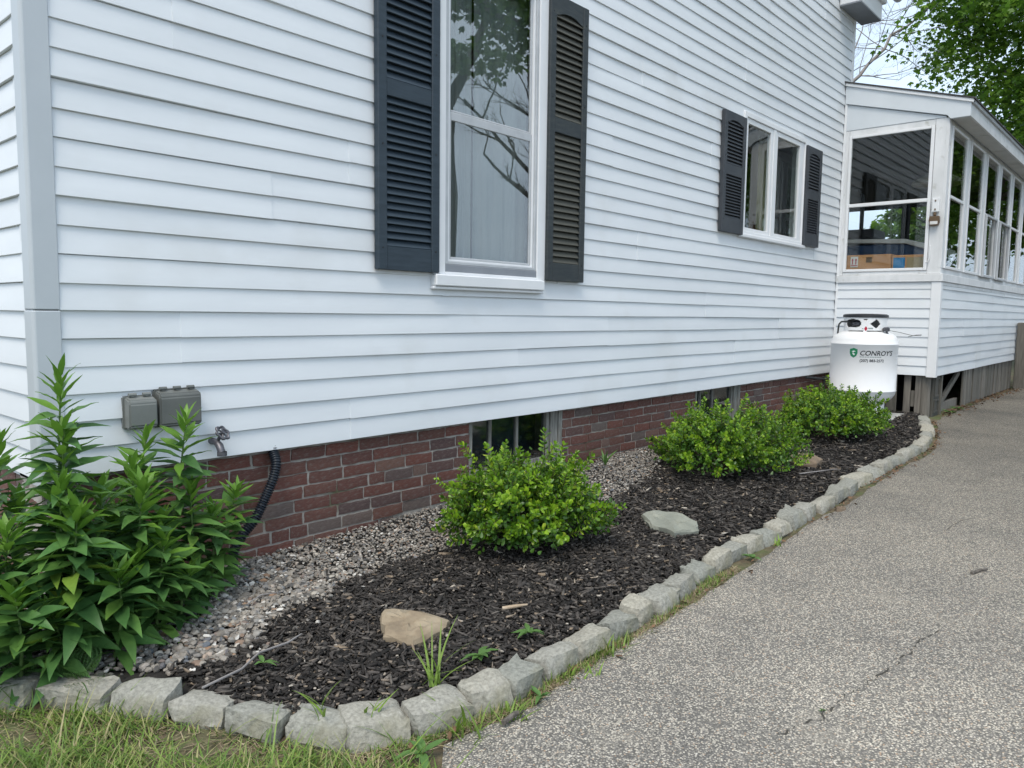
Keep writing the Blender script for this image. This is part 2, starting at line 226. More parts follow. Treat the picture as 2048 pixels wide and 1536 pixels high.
# ------------------------------------------------------------------ helpers
def wm(o):
    m = o.matrix_basis
    return (wm(o.parent) @ o.matrix_parent_inverse @ m) if o.parent else m.copy()
def link(o, parent=None):
    COL.objects.link(o)
    if parent:
        o.parent = parent; o.matrix_parent_inverse = wm(parent).inverted()
    return o
def tag(o, label=None, cat=None, group=None, kind=None):
    if label: o['label'] = label
    if cat: o['category'] = cat
    if group: o['group'] = group
    if kind: o['kind'] = kind
    return o
def thing(name, loc, label, cat, group=None):
    o = bpy.data.objects.new(name, None); o.location = loc; o.empty_display_size = .1; COL.objects.link(o)
    return tag(o, label, cat, group)
class MB:
    def __init__(s): s.v = []; s.f = []
    def add(s, v, f):
        k = len(s.v); s.v += [tuple(p) for p in v]; s.f += [tuple(i+k for i in q) for q in f]; return s
    def box(s, x0, x1, y0, y1, z0, z1):
        v = [(x, y, z) for z in (z0, z1) for y in (y0, y1) for x in (x0, x1)]
        return s.add(v, [(0, 2, 3, 1), (4, 5, 7, 6), (0, 1, 5, 4), (2, 6, 7, 3), (0, 4, 6, 2), (1, 3, 7, 5)])
    def prism(s, poly, a0, a1, axis):
        """polygon (2 other axes, cyclic order) swept along axis"""
        def mk(p, a):
            if axis == 'x': return (a, p[0], p[1])
            if axis == 'y': return (p[0], a, p[1])
            return (p[0], p[1], a)
        n = len(poly); v = [mk(p, a0) for p in poly]+[mk(p, a1) for p in poly]
        return s.add(v, [tuple(range(n))[::-1], tuple(range(n, 2*n))]+[(i, (i+1) % n, n+(i+1) % n, n+i) for i in range(n)])
    def tube(s, pts, rad, n=8, cap=True):
        pts = [Vector(p) for p in pts]; rr = rad if isinstance(rad, (list, tuple)) else [rad]*len(pts)
        up = Vector((0, 0, 1)); v = []; prev = None
        for i, p in enumerate(pts):
            t = (pts[min(i+1, len(pts)-1)]-pts[max(i-1, 0)]).normalized()
            if prev is None:
                a = t.cross(up); a = t.cross(Vector((1, 0, 0))) if a.length < .1 else a
            else: a = prev-t*prev.dot(t)
            a.normalize(); prev = a; b = t.cross(a)
            v += [p+(a*math.cos(2*math.pi*k/n)+b*math.sin(2*math.pi*k/n))*rr[i] for k in range(n)]
        f = [(i*n+k, i*n+(k+1) % n, (i+1)*n+(k+1) % n, (i+1)*n+k) for i in range(len(pts)-1) for k in range(n)]
        if cap: f += [tuple(range(n))[::-1], tuple(range((len(pts)-1)*n, len(pts)*n))]
        return s.add(v, f)
    def lathe(s, prof, c, n=32, a0=0, a1=2*math.pi):
        full = abs(a1-a0-2*math.pi) < 1e-6; m = n if full else n+1
        v = [(c[0]+r*math.cos(a0+(a1-a0)*k/n), c[1]+r*math.sin(a0+(a1-a0)*k/n), c[2]+z) for r, z in prof for k in range(m)]
        f = [(i*m+k, i*m+(k+1) % m, (i+1)*m+(k+1) % m, (i+1)*m+k) for i in range(len(prof)-1) for k in range(n)]
        return s.add(v, f)
    def mesh(s, name, bevel=0, seg=1, smooth=None, recalc=True):
        me = bpy.data.meshes.new(name); me.from_pydata(s.v, [], s.f)
        if bevel or recalc:
            bm = bmesh.new(); bm.from_mesh(me)
            if recalc: bmesh.ops.recalc_face_normals(bm, faces=bm.faces)
            if bevel: bmesh.ops.bevel(bm, geom=bm.edges[:], offset=bevel, segments=seg, affect='EDGES', clamp_overlap=True)
            bm.to_mesh(me); bm.free()
        if smooth is not None:
            me.shade_smooth()
            if smooth < 180: me.set_sharp_from_angle(angle=R(smooth))
        return me
    def obj(s, name, m, parent=None, bevel=0, seg=1, smooth=None):
        me = s.mesh(name, bevel, seg, smooth); me.materials.append(M[m]); return link(bpy.data.objects.new(name, me), parent)
def place(name, me, parent, mtx):
    o = bpy.data.objects.new(name, me); link(o, parent); o.matrix_basis = mtx; return o
def boxo(name, m, parent, *a, bevel=.003): return MB().box(*a).obj(name, m, parent, bevel)
def npmesh(name, V, F, mname, smooth=False):
    me = bpy.data.meshes.new(name); V = np.asarray(V, np.float32); F = np.asarray(F, np.int32)
    me.vertices.add(len(V)); me.vertices.foreach_set('co', V.ravel())
    me.loops.add(F.size); me.loops.foreach_set('vertex_index', F.ravel())
    k = F.shape[1]; me.polygons.add(len(F)); me.polygons.foreach_set('loop_start', np.arange(len(F), dtype=np.int32)*k)
    if smooth: me.polygons.foreach_set('use_smooth', np.ones(len(F), bool))
    me.update(calc_edges=True); me.materials.append(M[mname]); return me
def rotm(n):
    """n random rotation matrices"""
    q = rng.normal(size=(n, 4)); q /= np.linalg.norm(q, axis=1)[:, None]; w, x, y, z = q.T
    return np.stack([np.stack([1-2*(y*y+z*z), 2*(x*y-z*w), 2*(x*z+y*w)], -1), np.stack([2*(x*y+z*w), 1-2*(x*x+z*z), 2*(y*z-x*w)], -1), np.stack([2*(x*z-y*w), 2*(y*z+x*w), 1-2*(x*x+y*y)], -1)], 1)

# terrain heights
def zd(x): return -.03+.0145*np.clip(x, -3, 9.5)
def bedz(x, y):
    zw = np.interp(x, [-.5, 0, 1, 2, 4, 6, 9], [.005, .01, .02, .048, .12, .135, .14]); zc = zd(x)+.036
    t = np.clip(-np.asarray(y)/1.6, 0, 1); return zw*(1-t)+zc*t
# outer bottom line of the stone edging
KERB = [(-.52, -.30), (-.383, -.49), (-.239, -.676), (-.092, -.877), (.015, -1.075), (.107, -1.257), (.192, -1.445), (.285, -1.648), (.473, -1.745), (.682, -1.795), (.853, -1.83), (1.028, -1.815), (1.224, -1.825), (1.444, -1.82), (1.646, -1.83), (1.80, -1.812), (2.019, -1.805), (2.229, -1.772), (2.432, -1.77), (2.634, -1.765), (2.84, -1.765), (3.016, -1.762), (3.217, -1.764), (3.444, -1.755), (3.698, -1.748), (3.916, -1.728), (4.207, -1.74), (4.51, -1.72), (4.78, -1.69), (5.115, -1.697), (5.42, -1.695), (5.716, -1.69), (6.062, -1.685), (6.368, -1.69), (6.65, -1.685), (6.92, -1.66), (7.25, -1.62), (7.62, -1.545), (7.98, -1.455), (8.35, -1.35), (8.75, -1.235)]
KX = np.array([p[0] for p in KERB]); KY = np.array([p[1] for p in KERB])
def kerby(x): return np.interp(x, KX, KY)

# ------------------------------------------------------------------ ground
xs = [-150, -40, -12, -3, -1, 0, 1, 3, 6, 9.5, 14, 40, 150]; ys = [-150, -40, -8, -3, -1, 1, 8, 40, 150]
V = [(x, y, zd(x)-.012) for y in ys for x in xs]; nx = len(xs)
MB().add(V, [(j*nx+i, j*nx+i+1, (j+1)*nx+i+1, (j+1)*nx+i) for j in range(len(ys)-1) for i in range(nx-1)]).obj('ground', 'lawn')['kind'] = 'structure'
# driveway
def aedge(x):
    if x < .43: return -1.915+(x-.43)*.86
    if x < 9.1: return float(kerby(x))-.045-.02*math.sin(x*3.1) if x < 8.75 else -1.30
    return -1.27
xs = sorted(set([-4.4+i*.12 for i in range(115)]+[9.5+i*1.0 for i in range(32)])); mb = MB(); rows = []
for x in xs:
    ye = aedge(x)+random.uniform(-.012, .012)
    rows.append([(x, ye, zd(x)-.006), (x, ye-.05, zd(x)), (x, min(ye-.06, -2.6-.0*x) if ye > -2.5 else ye-.4, zd(x)), (x, -8.2, zd(x))])
V = [p for r in rows for p in r]; F = [(i*4+j, i*4+j+1, (i+1)*4+j+1, (i+1)*4+j) for i in range(len(rows)-1) for j in range(3)]
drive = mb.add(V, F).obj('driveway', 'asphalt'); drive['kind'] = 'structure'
for pl, wmax in (([(1.235, -2.56), (1.30, -2.585), (1.36, -2.60), (1.41, -2.63), (1.47, -2.625), (1.52, -2.64), (1.60, -2.635), (1.72, -2.66), (1.85, -2.68), (1.98, -2.70), (2.06, -2.695), (2.13, -2.71), (2.20, -2.705), (2.31, -2.72), (2.45, -2.76)], .0042), ([(1.41, -2.63), (1.44, -2.68), (1.43, -2.74)], .002), ([(2.4, -2.10), (2.52, -2.14), (2.68, -2.13), (2.8, -2.17)], .002), ([(3.6, -2.3), (3.9, -2.42), (4.3, -2.45), (4.7, -2.6)], .003), ([(5.2, -2.2), (5.9, -2.35), (6.6, -2.4)], .004)):
    fine = []
    for a, b in zip(pl[:-1], pl[1:]):
        for k in range(5):
            t = k/5; fine.append((a[0]+(b[0]-a[0])*t+random.uniform(-.008, .008), a[1]+(b[1]-a[1])*t+random.uniform(-.009, .009)))
    v = []; f = []
    for i, (x, y) in enumerate(fine):
        w = random.uniform(.15, 1)**2*wmax*(1 if 0 < i < len(fine)-1 else .2); v += [(x, y-w, zd(x)+.0035), (x, y+w, zd(x)+.0035)]
        if i: f.append((2*i-2, 2*i, 2*i+1, 2*i-1))
    MB().add(v, f).obj('crack', 'crack', drive)
# planting bed soil
xs = np.linspace(-.55, 9.0, 90); mb = MB(); V = []; F = []
for i, x in enumerate(xs):
    yk = float(kerby(x))+.10
    top = .10 if x > 0 else .10
    for j in range(12):
        y = top+(yk-top)*j/11; V.append((x, y, float(bedz(x, y))-.012))
F = [(i*12+j, i*12+j+1, (i+1)*12+j+1, (i+1)*12+j) for i in range(89) for j in range(11)]
MB().add(V, F).obj('flower_bed', 'soil', smooth=180)['kind'] = 'structure'

# ------------------------------------------------------------------ siding planks
EX = .1143; SB = .571
def mapf(kind, base):
    if kind == 'x-': return lambda u, o, z: (u, base-o, z)       # wall facing -y
    return lambda u, o, z: (base-o, u, z)                        # wall facing -x
def plank(parent, fr, u0, u1, z0, e=EX, zl=None, zh=None, off=0, name='siding_plank', wave=.0022):
    zl = z0 if zl is None else max(zl, z0); zh = z0+e if zh is None else min(zh, z0+e)
    if u1-u0 < .01 or zh-zl < .004: return
    n = max(2, int((u1-u0)/.3)); o = lambda z: .0168-.0125*(z-z0)/e
    prof = []
    if zl == z0: prof = [(-.002, zl), (.0145, zl), (.0164, zl+.0014), (o(zl+.006), zl+.006)]
    else: prof = [(-.002, zl), (o(zl), zl)]
    prof += [((o(zl)*.5+o(zh)*.5)+.0004, (zl+zh)/2), (o(zh), zh), (-.002, zh)]
    V = []; m = len(prof); ph = random.uniform(0, 6); jz = random.uniform(-.0016, .0016)
    for i in range(n+1):
        u = u0+(u1-u0)*i/n; w = wave*math.sin(u*2.3+ph)*random.uniform(.4, 1); dz = jz+.0016*math.sin(u*1.7+ph*2)
        V += [fr(u, p[0]+off+(w if p[0] > 0 else 0), p[1]+(dz if 0 < k < m-1 else 0)) for k, p in enumerate(prof)]
    F = [(i*m+k, i*m+k+1, (i+1)*m+k+1, (i+1)*m+k) for i in range(n) for k in range(m-1)]+[tuple(range(m)), tuple(range(n*m, n*m+m))[::-1]]
    MB().add(V, F).obj(name, 'vinyl', parent, smooth=32)
def siding(parent, fr, U0, U1, zb, rows, seams, openings=(), ztop=None):
    """rows of planks in panels of two courses, cut around openings (u0,u1,z0,z1)"""
    for k in range(rows):
        z0 = zb+k*EX
        if ztop and z0 >= ztop-.004: break
        cuts = [U0]+[s for s in sorted(seams((k)//2)) if U0+.15 < s < U1-.15]+[U1]
        for j in range(len(cuts)-1):
            off = .0030 if (j+k//2) % 2 else 0; segs = [(cuts[j]-(.02 if j and off else 0), cuts[j+1]+(.02 if off and j < len(cuts)-2 else 0), None, ztop)]
            for (a, b, c, d) in openings:
                new = []
                for (s, t, zl, zh) in segs:
                    if b <= s or a >= t or d <= z0 or c >= z0+EX: new.append((s, t, zl, zh)); continue
                    if a > s: new.append((s, a, zl, zh))
                    if b < t: new.append((b, t, zl, zh))
                    s2, t2 = max(a, s), min(b, t)
                    if c > z0: new.append((s2, t2, zl, c))
                    if d < z0+EX: new.append((s2, t2, d, zh))
                segs = new
            for (s, t, zl, zh) in segs: plank(parent, fr, s, t, z0, zl=zl, zh=zh, off=off)

# ------------------------------------------------------------------ house
house = thing('house', (4.6, 4, 0), 'white vinyl clapboard house on a red brick foundation', 'house')
wallp = MB().add([(0.02, .006, SB+.003), (9.24, .006, SB+.003), (9.24, .006, 2.06), (6.24, .006, 2.06), (2.2, .006, 1.45), (.02, .006, 1.45)], [(0, 1, 2, 3, 4, 5)])
# wall sheathing, with window holes left open
def sheath(x0, x1, z0, z1, holes, y):
    mb = MB(); xs = sorted({x0, x1, *[h[0] for h in holes], *[h[1] for h in holes]}); zs = sorted({z0, z1, *[h[2] for h in holes], *[h[3] for h in holes]})
    for a, b in zip(xs[:-1], xs[1:]):
        for c, d in zip(zs[:-1], zs[1:]):
            if any(h[0] <= (a+b)/2 <= h[1] and h[2] <= (c+d)/2 <= h[3] for h in holes): continue
            mb.box(a, b, y, y+.12, c, d)
    return mb
W1 = (2.21, 3.09, 1.48, 3.42); W2 = (6.25, 7.80, 2.09, 3.24)
wall = sheath(.02, 9.24, SB+.002, 6.0, [W1, W2], .004).obj('wall', 'vinyl', house)
def seamsM(p):
    o = [1.55, 2.9, .62, 2.25, 3.35, 1.05][p % 6]; return [o+i*3.35 for i in range(4)]
siding(wall, mapf('x-', 0), .105, 9.20, SB, 46, seamsM, [W1, W2])
# left side wall
wall2 = MB().box(.03, .14, .124, 6, SB-.02, 6.0).obj('side_wall', 'vinyl', house)
siding(wall2, mapf('y-', .03), .07, 4.0, SB, 30, lambda p: [1.2+(p % 3)*.9], [])
# rear wall + gable + roof (mostly hidden)
MB().box(9.16, 9.24, .124, 8, SB-.02, 6.0).obj('rear_wall', 'vinyl', house)
MB().box(.02, 9.24, 7.9, 8.0, -.1, 6.0).obj('far_wall', 'vinyl', house)
MB().prism([(-.0, 6.0), (9.26, 6.0), (4.63, 9.2)], .004, .12, 'y').obj('gable', 'vinyl', house)
rf = MB(); rf.prism([(-.45, 5.75), (4.63, 9.3), (4.63, 9.1), (-.45, 5.6)], -.3, 8.3, 'y'); rf.prism([(9.71, 5.75), (4.63, 9.3), (4.63, 9.1), (9.71, 5.6)], -.3, 8.3, 'y'); rf.obj('roof', 'shingle', house)
# corner post (vinyl), two lengths with an open joint
MB().prism([(.018, -.024), (.109, -.024), (.109, -.002), (.034, .0), (.034, .068), (.008, .068), (.008, -.012)], 1.262, 6.0, 'z').obj('corner_post', 'postgrey', house, bevel=.003)
MB().prism([(.0165, -.0255), (.1095, -.0255), (.1095, -.002), (.034, .0), (.034, .0685), (.0065, .0685), (.0065, -.0135)], .55, 1.257, 'z').obj('corner_post', 'postgrey', house, bevel=.003)
MB().box(9.20, 9.262, -.022, .02, SB-.01, 6.0).obj('corner_post', 'trim', house, bevel=.003)
# cornice return at the far corner
ret = MB().box(8.66, 9.45, -.26, -.02, 4.97, 5.6).obj('cornice_return', 'trim', house, bevel=.004)
MB().box(8.62, 9.50, -.30, -.022, 5.16, 5.22).obj('cornice_moulding', 'trim', ret, bevel=.01)
MB().box(8.66, 9.449, -.2585, -.021, 4.955, 4.968).obj('soffit', 'alu_dark', ret)
MB().tube([(8.6, -.36, 5.3), (9.75, -.36, 5.3)], .06, 10).obj('gutter', 'trim', ret, smooth=60)
# foundation
found = MB().box(.03, 2.50, .0365, .30, -.3, .57).box(3.49, 5.53, .0365, .30, -.3, .57).box(6.50, 9.2, .0365, .30, -.3, .57).box(2.50, 3.49, .0365, .30, -.3, .19).box(5.53, 6.50, .0365, .30, -.3, .21).box(.0366, .30, .30, 5, -.3, .57).obj('foundation', 'mortar', house)
def brickmesh(seed):
    r = random.Random(seed); mb = MB()
    nx, nz = 5, 3
    def p(i, k, y):
        ed = (i in (0, nx)) or (k in (0, nz)); j = .004 if ed else .0015
        return (-.5+i/nx+(r.uniform(-.018, .018) if i in (0, nx) else 0), y+(r.uniform(0, j*1.5) if y < 0 else 0), -.5+k/nz+(r.uniform(-.05, .05) if k in (0, nz) else 0))
    v = [p(i, k, 0.0 if (i in (0, nx) or k in (0, nz)) else -.0028) for k in range(nz+1) for i in range(nx+1)]; v = [(a, b+(.0035 if False else 0), c) for a, b, c in v]
    n1 = nx+1; f = [(k*n1+i, k*n1+i+1, (k+1)*n1+i+1, (k+1)*n1+i) for k in range(nz) for i in range(nx)]
    ring = [i for i in range(n1)]+[k*n1+nx for k in range(1, nz+1)]+[nz*n1+i for i in range(nx-1, -1, -1)]+[k*n1 for k in range(nz-1, 0, -1)]
    b0 = len(v); v += [(v[i][0]*1.0, .035, v[i][2]) for i in ring]; m = len(ring)
    f += [(ring[(q+1) % m], ring[q], b0+q, b0+(q+1) % m) for q in range(m)]
    me = mb.add(v, f).mesh('brick', smooth=35); me.materials.append(M['brick']); return me
BM = [brickmesh(s) for s in range(7)]
gaps = [(2.50, 3.49, .19), (5.53, 6.50, .21)]
for r_ in range(9):
    zc = .5905-.0695*r_
    x = .04+(.11 if r_ % 2 else 0)-.22+random.uniform(-.03, .03)
    while x < 9.1:
        w = .211 if random.random() > .13 else .105
        w += random.uniform(-.008, .008); x0, x1 = x, x+w; x = x1+random.uniform(.009, .014)
        if zc < float(np.interp((x0+x1)/2, [0, 4, 9], [-.01, .08, .08])): continue
        for (a, b, zt) in gaps:
            if zc > zt-.02 and x1 > a and x0 < b:
                if x0 < a-.03: x1 = a
                elif x1 > b+.03: x0 = b
                else: x1 = x0
        x0 = max(x0, .035)
        if x1-x0 < .03: continue
        o = place('brick', random.choice(BM), found, Matrix.Translation(((x0+x1)/2, .031+random.uniform(-.002, .0035), zc+random.uniform(-.0015, .0015))) @ Euler((0, R(random.uniform(-.5, .5)), 0)).to_matrix().to_4x4() @ Matrix.Diagonal((x1-x0, 1, .0590, 1)))
for r_ in range(9):
    zc = .5905-.0695*r_
    for k in range(7):
        y0 = .04+(.11 if r_ % 2 else 0)+k*.222
        if zc > 0: place('brick', random.choice(BM), found, Matrix.Translation((.031, y0+.105, zc)) @ Matrix.Rotation(-math.pi/2, 4, 'Z') @ Matrix.Diagonal((.209, 1, .059, 1)))
# basement windows
for i, (x0, x1, zs, ms) in enumerate([(2.50, 3.49, .19, (2.745, 3.02)), (5.53, 6.50, .21, (5.70, 5.96))]):
    gx1 = x1-.16
    bw = MB().box(x0, x0+.03, .03, .13, zs, .575).obj('basement_window', 'framewood', house, bevel=.003)
    tag(bw, ['basement window with dark panes behind the nearest shrub', 'basement window with dark panes behind the middle shrub'][i])
    MB().box(x0+.03, gx1, .07, .12, zs, zs+.035).obj('sill', 'framewood', bw, bevel=.003)
    MB().box(gx1, gx1+.035, .06, .115, zs, .575).obj('sash_stile', 'framewood', bw, bevel=.003)
    MB().box(gx1+.037, x1-.045, .045, .13, zs, .575).obj('jamb', 'framewood', bw, bevel=.003)
    MB().box(x1-.043, x1, .034, .13, zs, .575).obj('jamb', 'framewood', bw, bevel=.003)
    for m_ in ms: MB().box(m_-.011, m_+.011, .07, .10, zs+.035, .575).obj('mullion', 'framewood', bw, bevel=.002)
    e = [x0+.03]+[q for m_ in ms for q in (m_-.011, m_+.011)]+[gx1]
    for a, b in zip(e[::2], e[1::2]): MB().box(a, b, .085, .088, zs+.035, .575).obj('pane', 'glassold', bw)
    MB().box(x0-.3, x1+.9, .30, .32, zs-.3, .6).obj('dark_cellar', 'cellar', bw)

# ---- windows of the house
def ring(mb, x0, x1, z0, z1, w, y0, y1):
    wl, wr, wb, wt = w
    mb.box(x0, x0+wl, y0, y1, z0, z1); mb.box(x1-wr, x1, y0, y1, z0, z1); mb.box(x0+wl, x1-wr, y0, y1, z0, z0+wb); mb.box(x0+wl, x1-wr, y0, y1, z1-wt, z1); return mb
win = ring(MB(), 2.165, 3.185, 1.497, 3.50, (.052, .108, .02, .08), -.038, .02).obj('window', 'trim', house, bevel=.004)
tag(win, 'tall sash window with white casing between dark shutters')
MB().box(2.118, 3.133, -.066, .0, 1.428, 1.497).obj('sill', 'trim', win, bevel=.006)
MB().box(2.110, 3.140, -.050, .0, 1.408, 1.4265).obj('sill_moulding', 'trim', win, bevel=.004)
MB().box(2.218, 3.076, -.036, -.005, 1.4985, 1.56).obj('subsill', 'alu_dark', win, bevel=.003)
ring(MB(), 2.218, 3.076, 1.561, 3.42, (.028, .022, .02, .03), -.030, .03).obj('storm_frame', 'alu', win, bevel=.003)
ring(MB(), 2.247, 3.053, 1.582, 3.389, (.018, .015, .01, .01), -.018, .02).obj('storm_track', 'trim', win, bevel=.002)
ring(MB(), 2.266, 3.037, 1.5925, 2.470, (.020, .017, .016, .05), -.010, .004).obj('lower_sash', 'alu', win, bevel=.003)
ring(MB(), 2.266, 3.037, 2.4715, 3.379, (.020, .017, .012, .03), -.004, .012).obj('upper_sash', 'alu', win, bevel=.003)
MB().box(2.284, 3.022, -.004, .0, 1.606, 2.422).obj('pane', 'glass2', win); MB().box(2.284, 3.022, .003, .007, 2.481, 3.351).obj('pane', 'glass2', win)
ring(MB(), 2.19, 3.11, 1.45, 3.45, (.06, .06, .06, .06), .03, .055).obj('inner_frame', 'room', win)
def curtain(x0, x1, z0, z1, y, m, name='curtain', amp=.010, k=46):
    n = 60; v = []; 
    for i in range(n+1):
        x = x0+(x1-x0)*i/n; yy = y+amp*math.sin(x*k)+amp*.5*math.sin(x*k*.37+1); v += [(x, yy, z0), (x+.01*math.sin(i), yy*1.02, z1)]
    return MB().add(v, [(2*i, 2*i+2, 2*i+3, 2*i+1) for i in range(n)])
curtain(2.20, 2.545, 1.45, 3.45, .085, 'curtain').obj('curtain', 'curtain', win, smooth=180)
curtain(2.575, 3.12, 1.45, 3.45, .095, 'curtain').obj('curtain', 'curtain', win, smooth=180)
room = MB().box(.3, 5.0, 3.5, 3.55, .6, 4).box(.3, .35, .3, 3.5, .6, 4).box(5, 5.05, .3, 3.5, .6, 4).box(.3, 5, .14, 3.5, .6, .62).box(.3, 5, .14, 3.5, 3.9, 3.95).obj('room', 'room', house)
win2 = ring(MB(), 6.215, 7.825, 2.085, 3.262, (.05, .05, .03, .05), -.036, .02).obj('window', 'trim', house, bevel=.004)
tag(win2, 'smaller twin casement window with white frame and small shutters')
MB().box(6.19, 7.85, -.055, .0, 2.05, 2.083).obj('sill', 'trim', win2, bevel=.005)
MB().box(6.925, 6.985, -.030, .02, 2.116, 3.211).obj('mullion', 'trim', win2, bevel=.003)
for a, b in ((6.267, 6.923), (6.987, 7.773)):
    s_ = ring(MB(), a, b, 2.117, 3.21, (.055, .058, .035, .05) if a < 6.5 else (.055, .12, .035, .05), -.022, .02).obj('sash', 'trim', win2, bevel=.003)
    MB().box(a+.05, b-.05, -.004, 0, 2.14, 3.165).obj('pane', 'glass3', s_)
curtain(7.30, 7.62, 2.1, 3.25, .30, 'ycurtain').obj('curtain', 'ycurtain', win2, smooth=180)
MB().box(5.6, 8.6, 3.4, 3.45, .6, 4).box(5.6, 5.65, .3, 3.4, .6, 4).box(8.55, 8.6, .3, 3.4, .6, 4).box(5.6, 8.6, .14, 3.4, .6, .62).box(5.6, 8.6, .14, 3.4, 3.9, 3.95).obj('room', 'dark', house)

# ---- shutters
LV = MB().prism([(-.012, -.5), (-.016, -.42), (.006, .5), (.010, .42)], -.5, .5, 'x').mesh('louvre')
def shutter(x0, x1, z0, z1, mid, bot, n_lo, n_hi, mframe, mlv, label, arch=.034, sw=.062):
    y0, y1 = -.062, -.022; xm = (x0+x1)/2
    sh = MB().box(x0+sw*.6, x1-sw*.6, -.030, -.020, z0+.01, z1-.01).obj('shutter', 'dark' if False else mframe, house); tag(sh, label)
    MB().box(x0, x0+sw, y0, y1, z0, z1).obj('stile', mframe, sh, bevel=.004); MB().box(x1-sw, x1, y0, y1, z0, z1).obj('stile', mframe, sh, bevel=.004)
    MB().box(x0+sw, x1-sw, y0+.004, y1, z0, z0+bot).obj('rail', mframe, sh, bevel=.003)
    MB().box(x0+sw, x1-sw, y0+.004, y1, mid[0], mid[1]).obj('rail', mframe, sh, bevel=.003)
    top = .11 if z1-z0 > 1.5 else .075; n = 12; poly = [(x0+sw, z1), (x0+sw, z1-top-arch*.75)]
    for i in range(n+1):
        t = i/n; u = abs(t-.5)*2; poly.append((x0+sw+(x1-x0-2*sw)*(.02+.96*t), z1-top-arch*.75*min(1, max(0, (u-.45)/.5))**1.0 if u > .45 else z1-top+arch*.15*(1-u/.45)))
    poly += [(x1-sw, z1-top-arch*.75), (x1-sw, z1)]
    MB().prism(poly, y0+.004, y1, 'y').obj('rail', mframe, sh, bevel=.0015)
    me = LV.copy(); me.materials.append(M[mlv])
    for (a, b, n) in ((z0+bot, mid[0], n_lo), (mid[1], z1-top+arch*.1, n_hi)):
        p = (b-a)/n
        for i in range(n):
            z = a+p*(i+.5); place('louvre', me, sh, Matrix.Translation((xm, -.040+random.uniform(-.001, .001), z)) @ Euler((R(random.uniform(-2, 2)), R(random.uniform(-.25, .25)), 0)).to_matrix().to_4x4() @ Matrix.Diagonal((x1-x0-2*sw+.004, 1.05, p*1.02, 1)))
    sc = MB()
    for zz in np.linspace(z0+.12, z1-.12, 4):
        for xx in (x0+sw*.5, x1-sw*.5): sc.tube([(xx, y0-.002, zz), (xx, y0+.004, zz)], .006, 8)
    sc.obj('screw', 'black', sh)
shutter(1.690, 2.146, 1.503, 3.425, (2.446, 2.539), .13, 20, 18, 'shutter', 'shutter', 'tall dark slate-blue louvred shutter left of the tall window')
shutter(3.160, 3.588, 1.500, 3.425, (2.516, 2.617), .125, 20, 16, 'shutter_worn', 'louvre_worn', 'tall weathered louvred shutter right of the tall window')
shutter(5.745, 6.205, 2.065, 3.18, (2.60, 2.70), .14, 14, 12, 'shutter_small', 'shutter_small', 'short charcoal louvred shutter left of the casement window')
shutter(7.785, 8.236, 2.083, 3.195, (2.61, 2.71), .14, 14, 12, 'shutter_small', 'shutter_small', 'short charcoal louvred shutter right of the casement window')

# ------------------------------------------------------------------ porch
PX0, PY = 9.042, -1.19
porch = thing('enclosed_porch', (12, -.6, .1), 'white enclosed porch with a row of windows and lean-to roof', 'porch')
pw = MB().box(PX0+.01, PX0+.10, -1.15, -.02, .60, 1.70).obj('end_wall', 'vinyl', porch)
siding(pw, mapf('y-', PX0), -1.11, -.045, .59, 10, lambda p: [], [], ztop=1.70)
ps = MB().box(PX0+.12, 15.7, PY+.01, PY+.10, .60, 1.70).obj('side_wall', 'vinyl', porch)
siding(ps, mapf('x-', PY), PX0+.07, 15.7, .59, 10, lambda p: [[11.3], [13.1], [10.4, 14.2]][p % 3], [], ztop=1.70)
MB().box(PX0-.022, PX0+.07, PY-.022, -1.108, .575, 1.70).obj('corner_board', 'trim', porch, bevel=.004)
MB().box(PX0-.022, PX0+.004, -.046, -.018, .575, 4.10).obj('corner_board', 'trim', porch, bevel=.003)
MB().box(PX0-.035, PX0+.10, -1.19, -.02, 1.702, 1.79).obj('ledge', 'oldtrim', porch, bevel=.004)
MB().box(PX0-.035, 15.7, PY-.035, PY+.0, 1.702, 1.792).obj('ledge', 'oldtrim', porch, bevel=.004)
MB().box(PX0+.04, 15.7, PY-.018, PY, 1.66, 1.70).obj('ledge_moulding', 'oldtrim', porch, bevel=.003)
# end window
MB().box(PX0, PX0+.09, -1.19, -1.045, 1.793, 3.57).obj('corner_post', 'oldtrim', porch, bevel=.004)
MB().box(PX0, PX0+.09, -.085, -.021, 1.793, 3.57).obj('jamb', 'oldtrim', porch, bevel=.004)
MB().box(PX0+.002, PX0+.09, -1.043, -.087, 3.50, 3.57).obj('header', 'oldtrim', porch, bevel=.004)
MB().box(PX0+.002, PX0+.09, -1.043, -.087, 1.793, 1.835).obj('stool', 'oldtrim', porch, bevel=.004)
ew = MB()
for (a, b, c, d) in ((-1.041, -1.005, 1.837, 3.498), (-.12, -.089, 1.837, 3.498), (-1.003, -.122, 1.837, 1.868), (-1.003, -.122, 3.468, 3.498), (-1.003, -.122, 2.632, 2.672)): ew.box(PX0-.012, PX0+.03, a, b, c, d)
ew = ew.obj('end_window', 'trim', porch, bevel=.003)
MB().box(PX0+.012, PX0+.015, -1.003, -.122, 1.868, 2.632).obj('pane', 'glass1', ew); MB().box(PX0+.002, PX0+.005, -1.003, -.122, 2.672, 3.468).obj('pane', 'glass1', ew)
